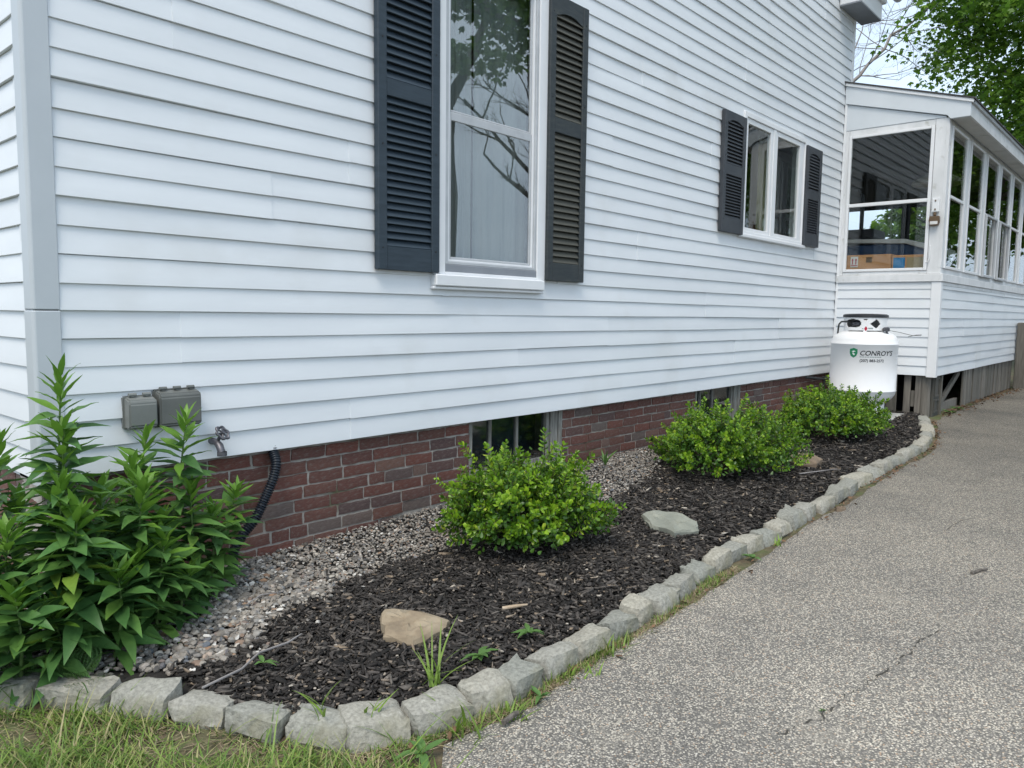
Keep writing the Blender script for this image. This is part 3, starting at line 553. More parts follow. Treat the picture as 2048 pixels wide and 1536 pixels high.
# gable panels, rake, roof
zt = lambda y: 4.155+.2985*y
MB().prism([(-.021, 3.572), (-.021, 3.895), (-1.15, 3.555+.03), (-1.15, 3.572)], PX0-.004, PX0+.05, 'x').obj('gable_panel', 'panelgrey', porch, bevel=.002)
rake = MB().prism([(-.022, zt(0)-.045), (-.022, 3.90), (-1.16, 3.590), (-1.20, 3.545), (-1.40, 3.545), (-1.40, zt(-1.4)-.03)], PX0-.030, PX0+.02, 'x').obj('rake_board', 'panelgrey', porch, bevel=.003)
MB().prism([(-.022, zt(0)-.005), (-.022, zt(0)-.043), (-1.425, zt(-1.425)-.043), (-1.425, zt(-1.425)-.005)], PX0-.05, PX0+.02, 'x').obj('rake_moulding', 'trim', rake, bevel=.003)
MB().prism([(3.5, zt(3.5)-.01), (3.5, zt(3.5)+.012), (-1.44, zt(-1.44)+.014), (-1.44, zt(-1.44)-.004)], 9.27, 16.1, 'x').prism([(-.012, zt(0)-.004), (-.012, zt(0)+.014), (-1.44, zt(-1.44)+.014), (-1.44, zt(-1.44)-.004)], PX0-.06, 9.27, 'x').obj('roof', 'shingle', porch)
fa = MB(); 
for i, (a, b) in enumerate(((PX0+.022, 10.9), (10.904, 12.6), (12.604, 16.0))): fa.box(a, b, -1.40-.002*(i % 2), -1.375, 3.545, zt(-1.4)-.006)
fa.obj('fascia', 'oldtrim', porch, bevel=.002)
MB().box(PX0-.02, 16.0, -1.425, -1.402, zt(-1.42)-.045, zt(-1.42)-.007).obj('drip_edge', 'alu', porch)
for i in range(12): MB().box(PX0+.022+i*.58, PX0+.022+i*.58+.572, -1.374, -1.205, 3.552+.003*(i % 2), 3.565).obj('soffit_panel', 'soffit', porch)
MB().box(PX0+.10, 16, -1.204, 3.4, 3.60, 3.63).obj('ceiling', 'dark', porch)
MB().box(PX0+.10, 15.8, PY+.10, 3.4, .70, .75).obj('floor', 'room', porch)
MB().box(9.3, 15.8, 3.35, 3.4, .7, 3.6).obj('back_wall', 'room', porch)
MB().box(15.70, 15.76, -1.19, 3.35, .6, 1.9).box(15.70, 15.76, -1.19, 3.35, 3.45, 3.6).box(15.70, 15.76, -.42, -.30, 1.9, 3.45).box(15.70, 15.76, .9, 1.05, 1.9, 3.45).box(15.70, 15.76, 2.2, 3.35, 1.9, 3.45).obj('far_end_wall', 'room', porch)
MB().box(PX0+.092, 15.7, PY+.01, PY+.09, 3.497, 3.60).obj('side_header', 'oldtrim', porch, bevel=.003)
MB().box(PX0+.092, 15.7, PY+.012, PY+.09, 1.793, 1.86).obj('side_stool', 'oldtrim', porch, bevel=.003)
for i in range(7):
    a = 9.215+1.0125*i; b = a+.735
    if b > 15.7: break
    w = ring(MB(), a-.05, b+.05, 1.862, 3.495, (.05, .05, .03, .03), PY-.016, PY+.03).box(a, b, PY-.010, PY+.03, 2.685, 2.72).obj('side_window', 'trim', porch, bevel=.003)
    MB().box(a, b, PY+.004, PY+.007, 1.892, 2.685).obj('pane', 'glass1', w); MB().box(a, b, PY-.004, PY-.001, 2.72, 3.465).obj('pane', 'glass1', w)
    MB().box(a-.175, a-.052, PY-.004, PY+.035, 1.862, 3.495).obj('mullion_post', 'oldtrim', porch, bevel=.004)
    if i in (2, 3): ring(MB(), a-.02, b+.02, 1.85, 2.70, (.035, .035, .03, .03), PY-.045, PY-.018).obj('storm_sash', 'alu', w, bevel=.003)
# skirt under the porch, weathered wood
GZ = float(zd(9.3))
def board(x0, x1, y0, y1, z0, z1, m='wood', name='skirt_board'): return MB().box(x0, x1, y0, y1, z0, z1).obj(name, m, porch, bevel=.004)
board(PX0+.05, PX0+.08, -.78, -.66, GZ-.05, .595); board(PX0+.045, PX0+.075, -.60, -.48, GZ-.05, .595); board(PX0+.05, PX0+.08, -.40, -.25, GZ-.05, .595); board(PX0+.05, PX0+.08, -.2, -.03, GZ-.05, .595)
board(PX0+.04, PX0+.07, -.937, -.862, GZ-.05, .595); board(PX0+.05, PX0+.08, -1.05, -.985, GZ-.05, .595); board(PX0+.07, PX0+.09, -.985, -.937, GZ+.1, .40)
MB().tube([(PX0+.09, -1.09, GZ-.1), (PX0+.09, -1.088, .3), (PX0+.09, -1.09, .60)], [.062, .058, .057], 14).obj('post', 'wood', porch, smooth=60)
dr = board(PX0+.12, PX0+.40, PY+.02, PY+.05, GZ-.04, .60, 'wooddark', 'panelled_board'); 
for z0, z1 in ((.14, .30), (.33, .56)): ring(MB(), PX0+.15, PX0+.37, z0, z1, (.02, .02, .02, .02), PY+.008, PY+.02).obj('panel_moulding', 'wooddark', dr)
board(PX0+.42, PX0+.47, PY+.0, PY+.03, GZ-.05, .60)
MB().prism([(9.55, .16), (9.62, .12), (10.75, .53), (10.70, .59)], PY+.06, PY+.10, 'y').obj('brace', 'wood', porch, bevel=.003)
board(9.5, 10.75, PY+.08, PY+.13, GZ-.02, GZ+.10)
xx = 10.73; i = 0
while xx < 14.33:
    wv = random.choice((.085, .09, .14, .10)) if xx < 11.3 or xx > 11.6 else .26
    board(xx, xx+wv, PY+.012+random.uniform(-.004, .01), PY+.04, GZ-.03+random.uniform(-.02, .03), .60-random.uniform(0, .02)); xx += wv+random.uniform(.012, .03)
MB().box(9.8, 16, -.1, 0, -.2, .7).box(PX0+.3, 16, 1.5, 1.6, -.2, .7).obj('crawl_space_dark_panel', 'dark', porch)
MB().box(14.345, 14.365, -1.18, -.1, -.1, .60).obj('crawl_space_dark_panel', 'wooddark', porch)  # dark panel added so the gap beside the gate post reads dark
MB().box(PX0+.6, PX0+.62, -1.1, 0.0, -.1, .6).obj('crawl_space_dark_panel', 'dark', porch)

# things on / in the porch
lb = thing('entry_light', (PX0, -1.10, 2.5), 'small white switch box over a brown bracket on the porch corner post', 'wall box')
MB().box(PX0-.045, PX0-.001, -1.14, -1.065, 2.50, 2.665).obj('housing', 'trim', lb, bevel=.008, seg=2)
for z_ in (2.52, 2.62): MB().box(PX0-.050, PX0-.044, -1.11, -1.095, z_, z_+.02).obj('screw', 'rust', lb)
MB().tube([(PX0-.03, -1.10, 2.50), (PX0-.035, -1.10, 2.46)], .018, 8).prism([(-1.15, 2.455), (-1.05, 2.455), (-1.045, 2.40), (-1.06, 2.345), (-1.14, 2.345), (-1.155, 2.40)], PX0-.06, PX0-.004, 'x').obj('bracket', 'rust', lb, bevel=.004)
MB().box(PX0-.062, PX0-.058, -1.14, -1.06, 2.36, 2.395).obj('lens', 'paper', lb)
hk = MB().tube([(PX0-.008, -1.07, 2.12), (PX0-.02, -1.07, 2.12), (PX0-.02, -1.07, 1.97), (PX0-.02, -1.05, 1.93), (PX0-.008, -1.03, 1.93)], .006, 6).obj('hook_bracket', 'trim'); tag(hk, 'thin white L-shaped hook on the porch corner post', 'hook')
bx_ = thing('cardboard_box', (9.35, -.42, .75), 'brown cardboard box with red arrow sticker behind the porch window', 'box')
MB().box(9.14, 9.75, -.62, .30, 1.45, 2.05).obj('carton', 'card', bx_, bevel=.006)
MB().box(9.136, 9.1385, -.235, -.145, 1.90, 2.03).obj('sticker', 'paper', bx_)
ar = MB()
for yy in (-.21, -.17): ar.box(9.1335, 9.1355, yy-.006, yy+.006, 1.935, 1.99).prism([(yy-.014, 1.985), (yy+.014, 1.985), (yy, 2.01)], 9.1335, 9.1355, 'x')
ar.box(9.1335, 9.1355, -.23, -.15, 1.915, 1.925).obj('arrow_print', 'logo_red', bx_)
MB().box(9.136, 9.1385, -.40, -.33, 1.955, 2.02).obj('print_patch', 'rust', bx_)
MB().box(9.15, 9.8, -.6, .28, .75, 1.44).obj('lower_carton', 'card', bx_)
by_ = thing('cardboard_box', (9.35, -.85, .75), 'tan cardboard box with blue printed label behind the porch window', 'box')
MB().box(9.13, 9.70, -1.06, -.63, 1.45, 2.03).obj('carton', 'card', by_, bevel=.006)
MB().box(9.126, 9.1285, -.78, -.65, 1.86, 2.0).obj('label_print', 'bluelabel', by_)
MB().box(9.1265, 9.1290, -1.04, -.80, 1.86, 2.0).obj('label_panel', 'straw', by_)
MB().box(9.15, 9.7, -1.05, -.64, .75, 1.44).obj('lower_carton', 'card', by_)
bb_ = thing('storage_bin', (10.2, -.4, .75), 'blue storage bin with white lid above the cardboard boxes', 'bin')
MB().prism([(-.95, 1.6), (-.90, 2.25), (.35, 2.25), (.40, 1.6)], 10.0, 10.7, 'x').obj('tub', 'bluebin', bb_, bevel=.02)
MB().prism([(-.98, 2.18), (-.55, 2.30), (.40, 2.34), (.40, 2.29), (-.55, 2.24), (-.98, 2.10)], 9.96, 10.74, 'x').obj('lid', 'paper', bb_, bevel=.008)
MB().box(10.02, 10.68, -.9, .35, .75, 1.59).obj('lower_tub', 'bluebin', bb_)
dk = MB().box(9.98, 10.5, -.15, .45, 2.345, 2.46).box(10.1, 10.2, .05, .08, 2.46, 2.95).obj('tool_case', 'black', None, bevel=.01); tag(dk, 'dark tool case with a stick on the blue bin', 'case')
lamp = thing('pendant_lamp', (10.3, -.75, 3.6), 'cream bell-shaped pendant lamp behind the porch side windows', 'lamp')
MB().lathe([(.02, .0), (.09, -.02), (.09, -.15), (.13, -.2), (.30, -.30), (.31, -.34), (.29, -.345)], (10.35, -.80, 3.36), 24).obj('lamp_shade', 'cream', lamp, smooth=50)
MB().tube([(10.35, -.8, 3.35), (10.35, -.8, 3.6)], .012, 6).obj('cord', 'black', lamp)

# ------------------------------------------------------------------ propane tank
TX, TY, TZ, TR = 8.47, -.565, .16, .362
tank = thing('propane_tank', (TX, TY, TZ), 'white upright propane tank with black lid in the porch corner', 'tank')
prof = [(.0, .10), (.14, .105), (.25, .135), (.32, .18), (.352, .225), (TR, .265), (TR+.003, .268), (TR+.003, .275), (TR, .278), (TR, .80), (TR+.003, .803), (TR+.003, .812), (TR, .815), (.355, .855), (.335, .895), (.295, .927), (.24, .948), (.15, .960), (0, .965)]
MB().lathe([(r, z-.06) for r, z in prof], (TX, TY, TZ+.06), 64).obj('body', 'tank', tank, smooth=50)
MB().lathe([(.23, .0), (.25, .0), (.25, .16), (.23, .16)], (TX, TY, TZ-.02), 40).obj('foot_ring', 'tank', tank, smooth=40)
# collar with two openings facing the viewer
vang = math.atan2(-3.4256-TY, -1-TX)   # direction towards the drive
CR = .232; cz0, cz1 = TZ+.935, TZ+1.115
mb = MB(); n = 160; nz = 26; idx = {}
def hole(a, t):
    if a > 0: return False
    return False
V = []; F = []
def solid(a, h):   # a: angle from vang (radians, + = left as seen), h: 0..1
    if h < .16 and (.06 < abs(a) < .92 or abs(a) > 1.3): return False
    if (abs(a-.62)/.42)**2.6+(abs(h-.60)/.27)**2.6 < 1: return False
    if abs(a+.50)/.27+abs(h-.58)/.30 < 1: return False
    if abs(a) < .07 and abs(h-.85) < .035: return False
    return True
for j in range(nz+1):
    for i in range(n):
        a = vang-math.pi+2*math.pi*i/n; V.append((TX+CR*math.cos(a), TY+CR*math.sin(a), cz0+(cz1-cz0)*j/nz))
for j in range(nz):
    for i in range(n):
        a = -math.pi+2*math.pi*(i+.5)/n
        if solid(-a, (j+.5)/nz): F.append((j*n+i, j*n+(i+1) % n, (j+1)*n+(i+1) % n, (j+1)*n+i))
me = MB().add(V, F).mesh('collar', smooth=60); me.materials.append(M['tank']); co = link(bpy.data.objects.new('collar', me), tank)
md = co.modifiers.new('solid', 'SOLIDIFY'); md.thickness = .006; md.offset = -1
MB().lathe([(.0, .036), (.12, .035), (.22, .030), (.243, .020), (.246, .0), (.240, -.008), (.225, -.008), (.225, .0)], (TX, TY, cz1+.006), 48).obj('lid', 'black', tank, smooth=45)
MB().tube([(TX, TY, TZ+.95), (TX, TY, TZ+1.08)], .03, 12).obj('valve', 'castmetal', tank, smooth=50)
def tp(a, r, z): return (TX+r*math.cos(vang+a), TY+r*math.sin(vang+a), z)   # a>0 = right as seen
MB().tube([tp(-.5, .03, TZ+1.05), tp(-.62, .14, TZ+1.06), tp(-.95, .22, TZ+1.065), tp(-1.25, .27, TZ+1.06), tp(-1.32, .29, TZ+1.03), tp(-1.33, .295, TZ+.98), tp(-1.33, .30, TZ+.90)], .010, 8).obj('hose', 'blackhose', tank, smooth=60)
MB().lathe([(.05, -.035), (.075, -.02), (.078, .01), (.055, .03), (.0, .034)], tp(-.62, .12, TZ+1.045), 20).obj('regulator', 'castmetal', tank, smooth=40)
rg = MB().lathe([(.0, -.02), (.035, -.018), (.038, .018), (.02, .03), (0, .032)], tp(.95, .27, TZ+.975), 16).tube([tp(.95, .27, TZ+.97), tp(1.0, .29, TZ+.90)], .012, 8).obj('fitting', 'castmetal', tank, smooth=40)
MB().tube([tp(1.0, .28, TZ+.97), tp(1.2, .38, TZ+.95), tp(1.35, .50, TZ+.915), tp(1.42, .58, TZ+.915), tp(1.43, .59, TZ+.925), tp(1.40, .54, TZ+.922), tp(1.33, .46, TZ+.90)], .0032, 6).obj('wire_loop', 'blackhose', tank, smooth=60)
def decal(name, m, pts_list, parent, r=TR+.0015):
    """flat shapes (u along the wall of the tank in metres, z) wrapped on the cylinder"""
    V = []; F = []
    for pts in pts_list:
        k = len(V); V += [tp(u/TR, r, z) for u, z in pts]; F.append(tuple(range(k, k+len(pts))))
    return MB().add(V, F).obj(name, m, parent)
def textmesh(name, s, size, u0, z0, m, parent, shear=0, bold=0, r=TR+.002):
    cu = bpy.data.curves.new(name, 'FONT'); cu.body = s; cu.size = size; cu.shear = shear; cu.offset = bold; cu.resolution_u = 3
    t = bpy.data.objects.new(name, cu); COL.objects.link(t); bpy.context.view_layer.update()
    me = bpy.data.meshes.new_from_object(t.evaluated_get(bpy.context.evaluated_depsgraph_get())); bpy.data.objects.remove(t); bpy.data.curves.remove(cu)
    for v in me.vertices: v.co = tp((u0+v.co.x)/TR, r, z0+v.co.y)
    me.materials.clear(); me.materials.append(M[m]); me.name = name
    return link(bpy.data.objects.new(name, me), parent)
TU = -.045; zT = .845
textmesh('lettering', "CONROY'S", .076, TU, zT, 'logo_dark', tank, shear=.22, bold=.0012)
textmesh('lettering', "(207) 883-2572", .042, TU+.005, zT-.073, 'logo_dark', tank, bold=.0008)
decal('tagline_bars', 'logo_grey', [[(TU+.005+i*.026, zT-.022), (TU+.005+i*.026+.021, zT-.022), (TU+.005+i*.026+.021, zT-.013), (TU+.005+i*.026, zT-.013)] for i in range(9)], tank)
sh_ = [(-.042, .055), (-.02, .062), (0, .070), (.02, .062), (.042, .055), (.042, .01), (.030, -.022), (0, -.042), (-.030, -.022), (-.042, .01)]
decal('shield', 'logo_green', [[(TU-.062+x, zT+.012+z) for x, z in sh_]], tank)
decal('shield_swoosh', 'logo_white', [[(TU-.062+x, zT+.012+z) for x, z in ((-.022, .030), (.005, .040), (.024, .028), (.004, .026), (-.004, .010), (.018, .002), (.006, -.016), (-.012, .004), (-.006, .024))]], tank, r=TR+.003)
decal('warning_diamond', 'logo_red', [[(.012+x, cz0+.05+z) for x, z in ((-.028, 0), (0, -.03), (.028, 0), (0, .03))]], tank, r=CR+.0015)
decal('warning_text_bars', 'logo_grey', [[(.05, cz0+.045), (.13, cz0+.045), (.13, cz0+.062), (.05, cz0+.062)], [(-.05, cz0+.045), (-.025, cz0+.045), (-.025, cz0+.055), (-.05, cz0+.055)]], tank, r=CR+.0015)
pad = MB().box(TX-.42, TX+.40, TY-.42, TY+.42, .06, TZ-.02).obj('concrete_pad', 'concrete', None, bevel=.012); tag(pad, 'flat grey concrete pad under the propane tank', 'slab')
gp = MB().tube([(8.05, -.06, .56), (8.2, -.12, .545), (8.36, -.16, .53), (8.6, -.14, .53), (8.62, -.05, .53)], .014, 8).tube([(8.37, -.16, .53), (8.37, -.16, .10)], .012, 8).obj('gas_pipe', 'blackhose', None, smooth=60); tag(gp, 'thin dark gas pipe along the brick behind the propane tank', 'pipe')

# ------------------------------------------------------------------ outlet boxes, tap, drain pipe
def outlet(x0, x1, z0, z1, m, label, nh):
    o = thing('outlet_cover', ((x0+x1)/2, 0, z0), label, 'electrical box'); xm = (x0+x1)/2
    MB().box(x0-.004, x1+.004, -.030, -.004, z0-.004, z1+.002).obj('back_plate', m, o, bevel=.006, seg=2)
    MB().prism([(-.031, z1), (-.078, z1-.012), (-.085, z1-.03), (-.085, z0+.012), (-.075, z0), (-.031, z0)], x0, x1, 'x').obj('cover', m, o, bevel=.006, seg=2)
    h = MB()
    for i in range(nh):
        x = x0+(x1-x0)*(i+.5)/nh; MB().tube([(x-.016, -.045, z1+.008), (x+.016, -.045, z1+.008)], .008, 8).box(x-.006, x+.006, -.05, -.03, z1-.002, z1+.014).obj('hinge', m, o)
    return o
outlet(.338, .457, .755, .893, 'greybox', 'smaller light grey weatherproof outlet cover nearer the corner post', 2)
outlet(.468, .655, .750, .912, 'greybox2', 'larger dark grey weatherproof outlet cover with three hinges', 3)
sp_ = thing('hose_tap', (.735, -.01, .65), 'cast metal garden hose tap with round handwheel on the siding', 'tap')
MB().tube([(.735, -.0, .655), (.735, -.055, .655), (.735, -.085, .64), (.738, -.10, .610)], [.016, .016, .018, .017], 12).lathe([(.022, 0), (.022, .02)], (.738, -.102, .595), 14).obj('spout', 'castmetal', sp_, smooth=50)
MB().tube([(.735, -.06, .655), (.745, -.085, .69)], .009, 10).obj('stem', 'castmetal', sp_, smooth=50)
hw = MB(); c = Vector((.748, -.092, .700)); nrm = Vector((.25, -.75, .6)).normalized(); a_ = nrm.cross(Vector((0, 0, 1))).normalized(); b_ = nrm.cross(a_)
hw.tube([c+(a_*math.cos(t)+b_*math.sin(t))*(.032+.004*math.cos(6*t)) for t in np.linspace(0, 2*math.pi, 37)], .006, 8, cap=False)
for k in range(6): hw.tube([c, c+(a_*math.cos(k*math.pi/3)+b_*math.sin(k*math.pi/3))*.033], .0045, 6)
hw.tube([c-nrm*.012, c+nrm*.01], .010, 10).obj('handwheel', 'castmetal', sp_, smooth=60)
path = [Vector(p) for p in ((1.066, .018, .61), (1.064, .000, .56), (1.055, -.040, .505), (1.03, -.055, .44), (.985, -.055, .35), (.925, -.06, .255), (.85, -.065, .185), (.805, -.07, .12), (.79, -.075, .03), (.78, -.08, -.08))]
def catmull(P, n):
    P = [P[0]*2-P[1]]+P+[P[-1]*2-P[-2]]; o = []
    for i in range(1, len(P)-2):
        for k in range(n):
            t = k/n; o.append(.5*((2*P[i])+(P[i+1]-P[i-1])*t+(2*P[i-1]-5*P[i]+4*P[i+1]-P[i+2])*t*t+(3*P[i]-P[i-1]-3*P[i+1]+P[i+2])*t**3))
    return o+[P[-2]]
cp = catmull(path, 60); # corrugation
acc = 0; rad = []
for i, p in enumerate(cp):
    if i: acc += (p-cp[i-1]).length
    rad.append(.0235+.0034*math.sin(acc/.0125*2*math.pi))
tag(MB().tube(cp, rad, 14).obj('corrugated_drain_pipe', 'pipe', None, smooth=60), 'black corrugated drain pipe running down the brick foundation', 'pipe')

# ------------------------------------------------------------------ gravel, mulch
GB = np.array([(-.6, -.30), (-.3, -.55), (.05, -.74), (.28, -.93), (.52, -.80), (.69, -.66), (.9, -.66), (1.08, -.60), (1.32, -.56), (1.6, -.60), (1.92, -.64), (2.96, -.69), (3.36, -.65), (3.95, -.50), (4.3, -.36), (4.7, -.05), (5, .05)])
def gby(x): return np.interp(x, GB[:, 0], GB[:, 1])
ico = bmesh.new(); bmesh.ops.create_icosphere(ico, subdivisions=1, radius=1); IV = np.array([v.co[:] for v in ico.verts]); IF = np.array([[v.index for v in f.verts] for f in ico.faces]); ico.free()
ico = bmesh.new(); bmesh.ops.create_icosphere(ico, subdivisions=2, radius=1); IV2 = np.array([v.co[:] for v in ico.verts]); IF2 = np.array([[v.index for v in f.verts] for f in ico.faces]); ico.free()
def pebbles(n, x0, x1, smin, smax, iv, jf, lift=.0, spill=.06, ysel=None):
    x = rng.uniform(x0, x1, n*3); yb = gby(x)-np.abs(rng.normal(0, spill, n*3))*(rng.random(n*3) < .25)
    y = rng.uniform(-1.15, .045, n*3); ok = (y > yb) & (y > kerby(x)+.17); x, y = x[ok][:n], y[ok][:n]; n = len(x)
    s = rng.uniform(smin, smax, n)*rng.choice([.7, 1, 1, 1.25], n)
    sc = np.stack([s*rng.uniform(.75, 1.25, n), s*rng.uniform(.75, 1.2, n), s*rng.uniform(.5, .85, n)], 1)
    P = iv[None]*(1+rng.uniform(-.22, .22, (n, len(iv)))[..., None])
    P = P*sc[:, None, :]; a = rng.uniform(0, 6.28, n); ca, sa = np.cos(a), np.sin(a); tl = rng.uniform(-.5, .5, n)
    X = P[..., 0]*ca[:, None]-P[..., 1]*sa[:, None]; Y = P[..., 0]*sa[:, None]+P[..., 1]*ca[:, None]; Z = P[..., 2]+tl[:, None]*X*.5
    z = bedz(x, y)+rng.uniform(-.004, .012, n)+lift
    V = np.stack([X+x[:, None], Y+y[:, None], Z+z[:, None]], -1).reshape(-1, 3)
    F = (jf[None]+(np.arange(n)*len(iv))[:, None, None]).reshape(-1, 3); return V, F
parts = [pebbles(10500, .45, 4.7, .0055, .0098, IV, IF), pebbles(2900, -.5, .95, .008, .0155, IV2[:], IF2), pebbles(800, .2, 1.3, .009, .016, IV, IF, spill=.22)]
off = 0; VV = []; FF = []
for v, f in parts: VV.append(v); FF.append(f+off); off += len(v)
gro = link(bpy.data.objects.new('gravel', npmesh('gravel', np.concatenate(VV), np.concatenate(FF), 'pebble', True))); gro.data.set_sharp_from_angle(angle=R(42))
tag(gro, 'mixed grey and tan gravel strip along the brick foundation', 'gravel', kind='stuff')
def chips(n, x0, x1, L0, L1, band=None):
    x = rng.uniform(x0, x1, n*2); y = rng.uniform(-1.85, .06, n*2)
    ok = (y > kerby(x)+np.where(x < .285, .24, .125)) & (y < gby(x)+np.abs(rng.normal(0, .03, n*2))*(rng.random(n*2) < .5)) & ~((np.abs(x-TX) < .40) & (np.abs(y-TY) < .4))
    x, y = x[ok][:n], y[ok][:n]; n = len(x)
    l = rng.uniform(L0, L1, n)*rng.choice([.5, .8, 1, 1.5], n); w = np.minimum(rng.uniform(.004, .012, n)*rng.choice([1, 1, 1.8], n), l*.4)*(band or 1); h = rng.uniform(.0015, .005, n)
    b = np.array([(sx, sy, sz) for sz in (-1, 1) for sy in (-1, 1) for sx in (-1, 1)], float)
    P = b[None]*np.stack([l/2, w/2, h], 1)[:, None, :]*(1+rng.uniform(-.45, .25, (n, 8, 3)))
    a = rng.uniform(0, 6.28, n); p_ = rng.normal(0, .24, n); q_ = rng.normal(0, .35, n)
    X, Y, Z = P[..., 0], P[..., 1], P[..., 2]
    Y, Z = Y*np.cos(q_)[:, None]-Z*np.sin(q_)[:, None], Y*np.sin(q_)[:, None]+Z*np.cos(q_)[:, None]
    X, Z = X*np.cos(p_)[:, None]-Z*np.sin(p_)[:, None], X*np.sin(p_)[:, None]+Z*np.cos(p_)[:, None]
    X, Y = X*np.cos(a)[:, None]-Y*np.sin(a)[:, None], X*np.sin(a)[:, None]+Y*np.cos(a)[:, None]
    z = bedz(x, y)+rng.uniform(-.006, .014, n)+.006*np.sin(x*9)*np.sin(y*11)
    V = np.stack([X+x[:, None], Y+y[:, None], Z+z[:, None]], -1).reshape(-1, 3)
    f = np.array([(0, 2, 3, 1), (4, 5, 7, 6), (0, 1, 5, 4), (2, 6, 7, 3), (0, 4, 6, 2), (1, 3, 7, 5)]); F = (f[None]+(np.arange(n)*8)[:, None, None]).reshape(-1, 4); return V, F
parts = [chips(16000, .15, 2.6, .014, .052), chips(12000, 2.4, 5.4, .02, .06), chips(8000, 5.2, 9.0, .03, .075), chips(9000, .15, 4.5, .01, .03, .35)]
off = 0; VV = []; FF = []
for v, f in parts: VV.append(v); FF.append(f+off); off += len(v)
tag(link(bpy.data.objects.new('bark_mulch', npmesh('bark_mulch', np.concatenate(VV), np.concatenate(FF), 'chips'))), 'black shredded bark mulch covering the planting bed', 'mulch', kind='stuff')

# ------------------------------------------------------------------ edging stones
ORD = ['first', 'second', 'third', 'fourth', 'fifth', 'sixth', 'seventh', 'eighth', 'ninth', 'tenth', 'eleventh', 'twelfth', 'thirteenth', 'fourteenth', 'fifteenth', 'sixteenth', 'seventeenth', 'eighteenth', 'nineteenth', 'twentieth']
ORD += ['twenty-'+o for o in ORD[:9]]+['thirtieth']+['thirty-'+o for o in ORD[:9]]+['fortieth']
def rocky(nx, ny, nz, sx, sy, sz, seed, rough=.006, chamfer=.012, slope=0.0):
    """closed grid box with worn edges and uneven faces"""
    r = np.random.default_rng(seed); vid = {}; V = []; F = []
    CJ = r.normal(0, 1, (2, 2, 2, 3))*np.array([.006, .011, .010]); CJ[:, :, 0, 2] = 0
    def vert(i, j, k):
        if (i, j, k) in vid: return vid[(i, j, k)]
        u, v, w = 2*i/nx-1, 2*j/ny-1, 2*k/nz-1; p = np.array([u*sx/2, v*sy/2, w*sz/2])
        onx, ony, onz = abs(u) > .99, abs(v) > .99, abs(w) > .99; e = onx+ony+onz
        if e >= 2:
            c = chamfer*(1.0 if e == 2 else 1.15)*r.uniform(.4, 1.3)
            if onx: p[0] -= math.copysign(c, u)
            if ony: p[1] -= math.copysign(c, v)
            if onz: p[2] -= math.copysign(c, w)
        a, b, c = (u+1)/2, (v+1)/2, (w+1)/2
        for x in (0, 1):
            for y in (0, 1):
                for z in (0, 1): p += CJ[x, y, z]*(a if x else 1-a)*(b if y else 1-b)*(c if z else 1-c)
        p += r.normal(0, rough, 3)*(.6 if e >= 2 else 1)*np.array([onx or .5, ony or .5, onz or .4]); p[2] += slope*p[0]
        vid[(i, j, k)] = len(V); V.append(p); return vid[(i, j, k)]
    for i in range(nx):
        for j in range(ny):
            for k, fl in ((0, 0), (nz, 1)):
                q = [vert(i, j, k), vert(i+1, j, k), vert(i+1, j+1, k), vert(i, j+1, k)]; F.append(q if fl else q[::-1])
    for i in range(nx):
        for k in range(nz):
            for j, fl in ((0, 1), (ny, 0)):
                q = [vert(i, j, k), vert(i+1, j, k), vert(i+1, j, k+1), vert(i, j, k+1)]; F.append(q if fl else q[::-1])
    for j in range(ny):
        for k in range(nz):
            for i, fl in ((0, 0), (nx, 1)):
                q = [vert(i, j, k), vert(i, j+1, k), vert(i, j+1, k+1), vert(i, j, k+1)]; F.append(q if fl else q[::-1])
    return V, F
nst = len(KERB)-1
for i in range(nst):
    a = Vector((*KERB[i], 0)); b = Vector((*KERB[i+1], 0)); d = b-a; Ls = d.length; t = d.normalized(); nin = Vector((-t.y, t.x, 0))
    w = random.uniform(.135, .165) if i < 9 else random.uniform(.115, .15); h = random.uniform(.086, .108)
    V, F = rocky(6, 4, 3, Ls-random.uniform(.003, .011), w, h, 100+i, rough=.0026, chamfer=.0105)
    V = np.array(V); V[:, 1] *= 1-.10*(V[:, 2] > 0)                      # sides lean in a little
    V[:, 2] += (V[:, 1]+w/2)*random.uniform(-.08, .12)*(V[:, 2] > 0)
    yj = random.uniform(-.012, .016); c = (a+b)/2+nin*(w/2+yj)
    zb_ = float(zd(c.x))-.034+random.uniform(-.010, .006)
    me = MB().add(V, F).mesh('edging_stone', recalc=False); me.materials.append(M['kerb']); me.shade_smooth(); me.set_sharp_from_angle(angle=R(34))
    o = bpy.data.objects.new('edging_stone', me); COL.objects.link(o)
    o.location = (c.x, c.y, zb_+h/2); o.rotation_euler = (R(random.uniform(-5, 3)), R(random.uniform(-2.5, 2.5)), math.atan2(t.y, t.x)+R(random.uniform(-4, 4)))
    side = 'beside the grass' if i < 7 else ('at the corner' if i < 9 else 'beside the asphalt')
    tag(o, 'rough grey granite edging stone %s, %s along from the left' % (side, ORD[i]), 'edging stone', 'stones edging the planting bed')

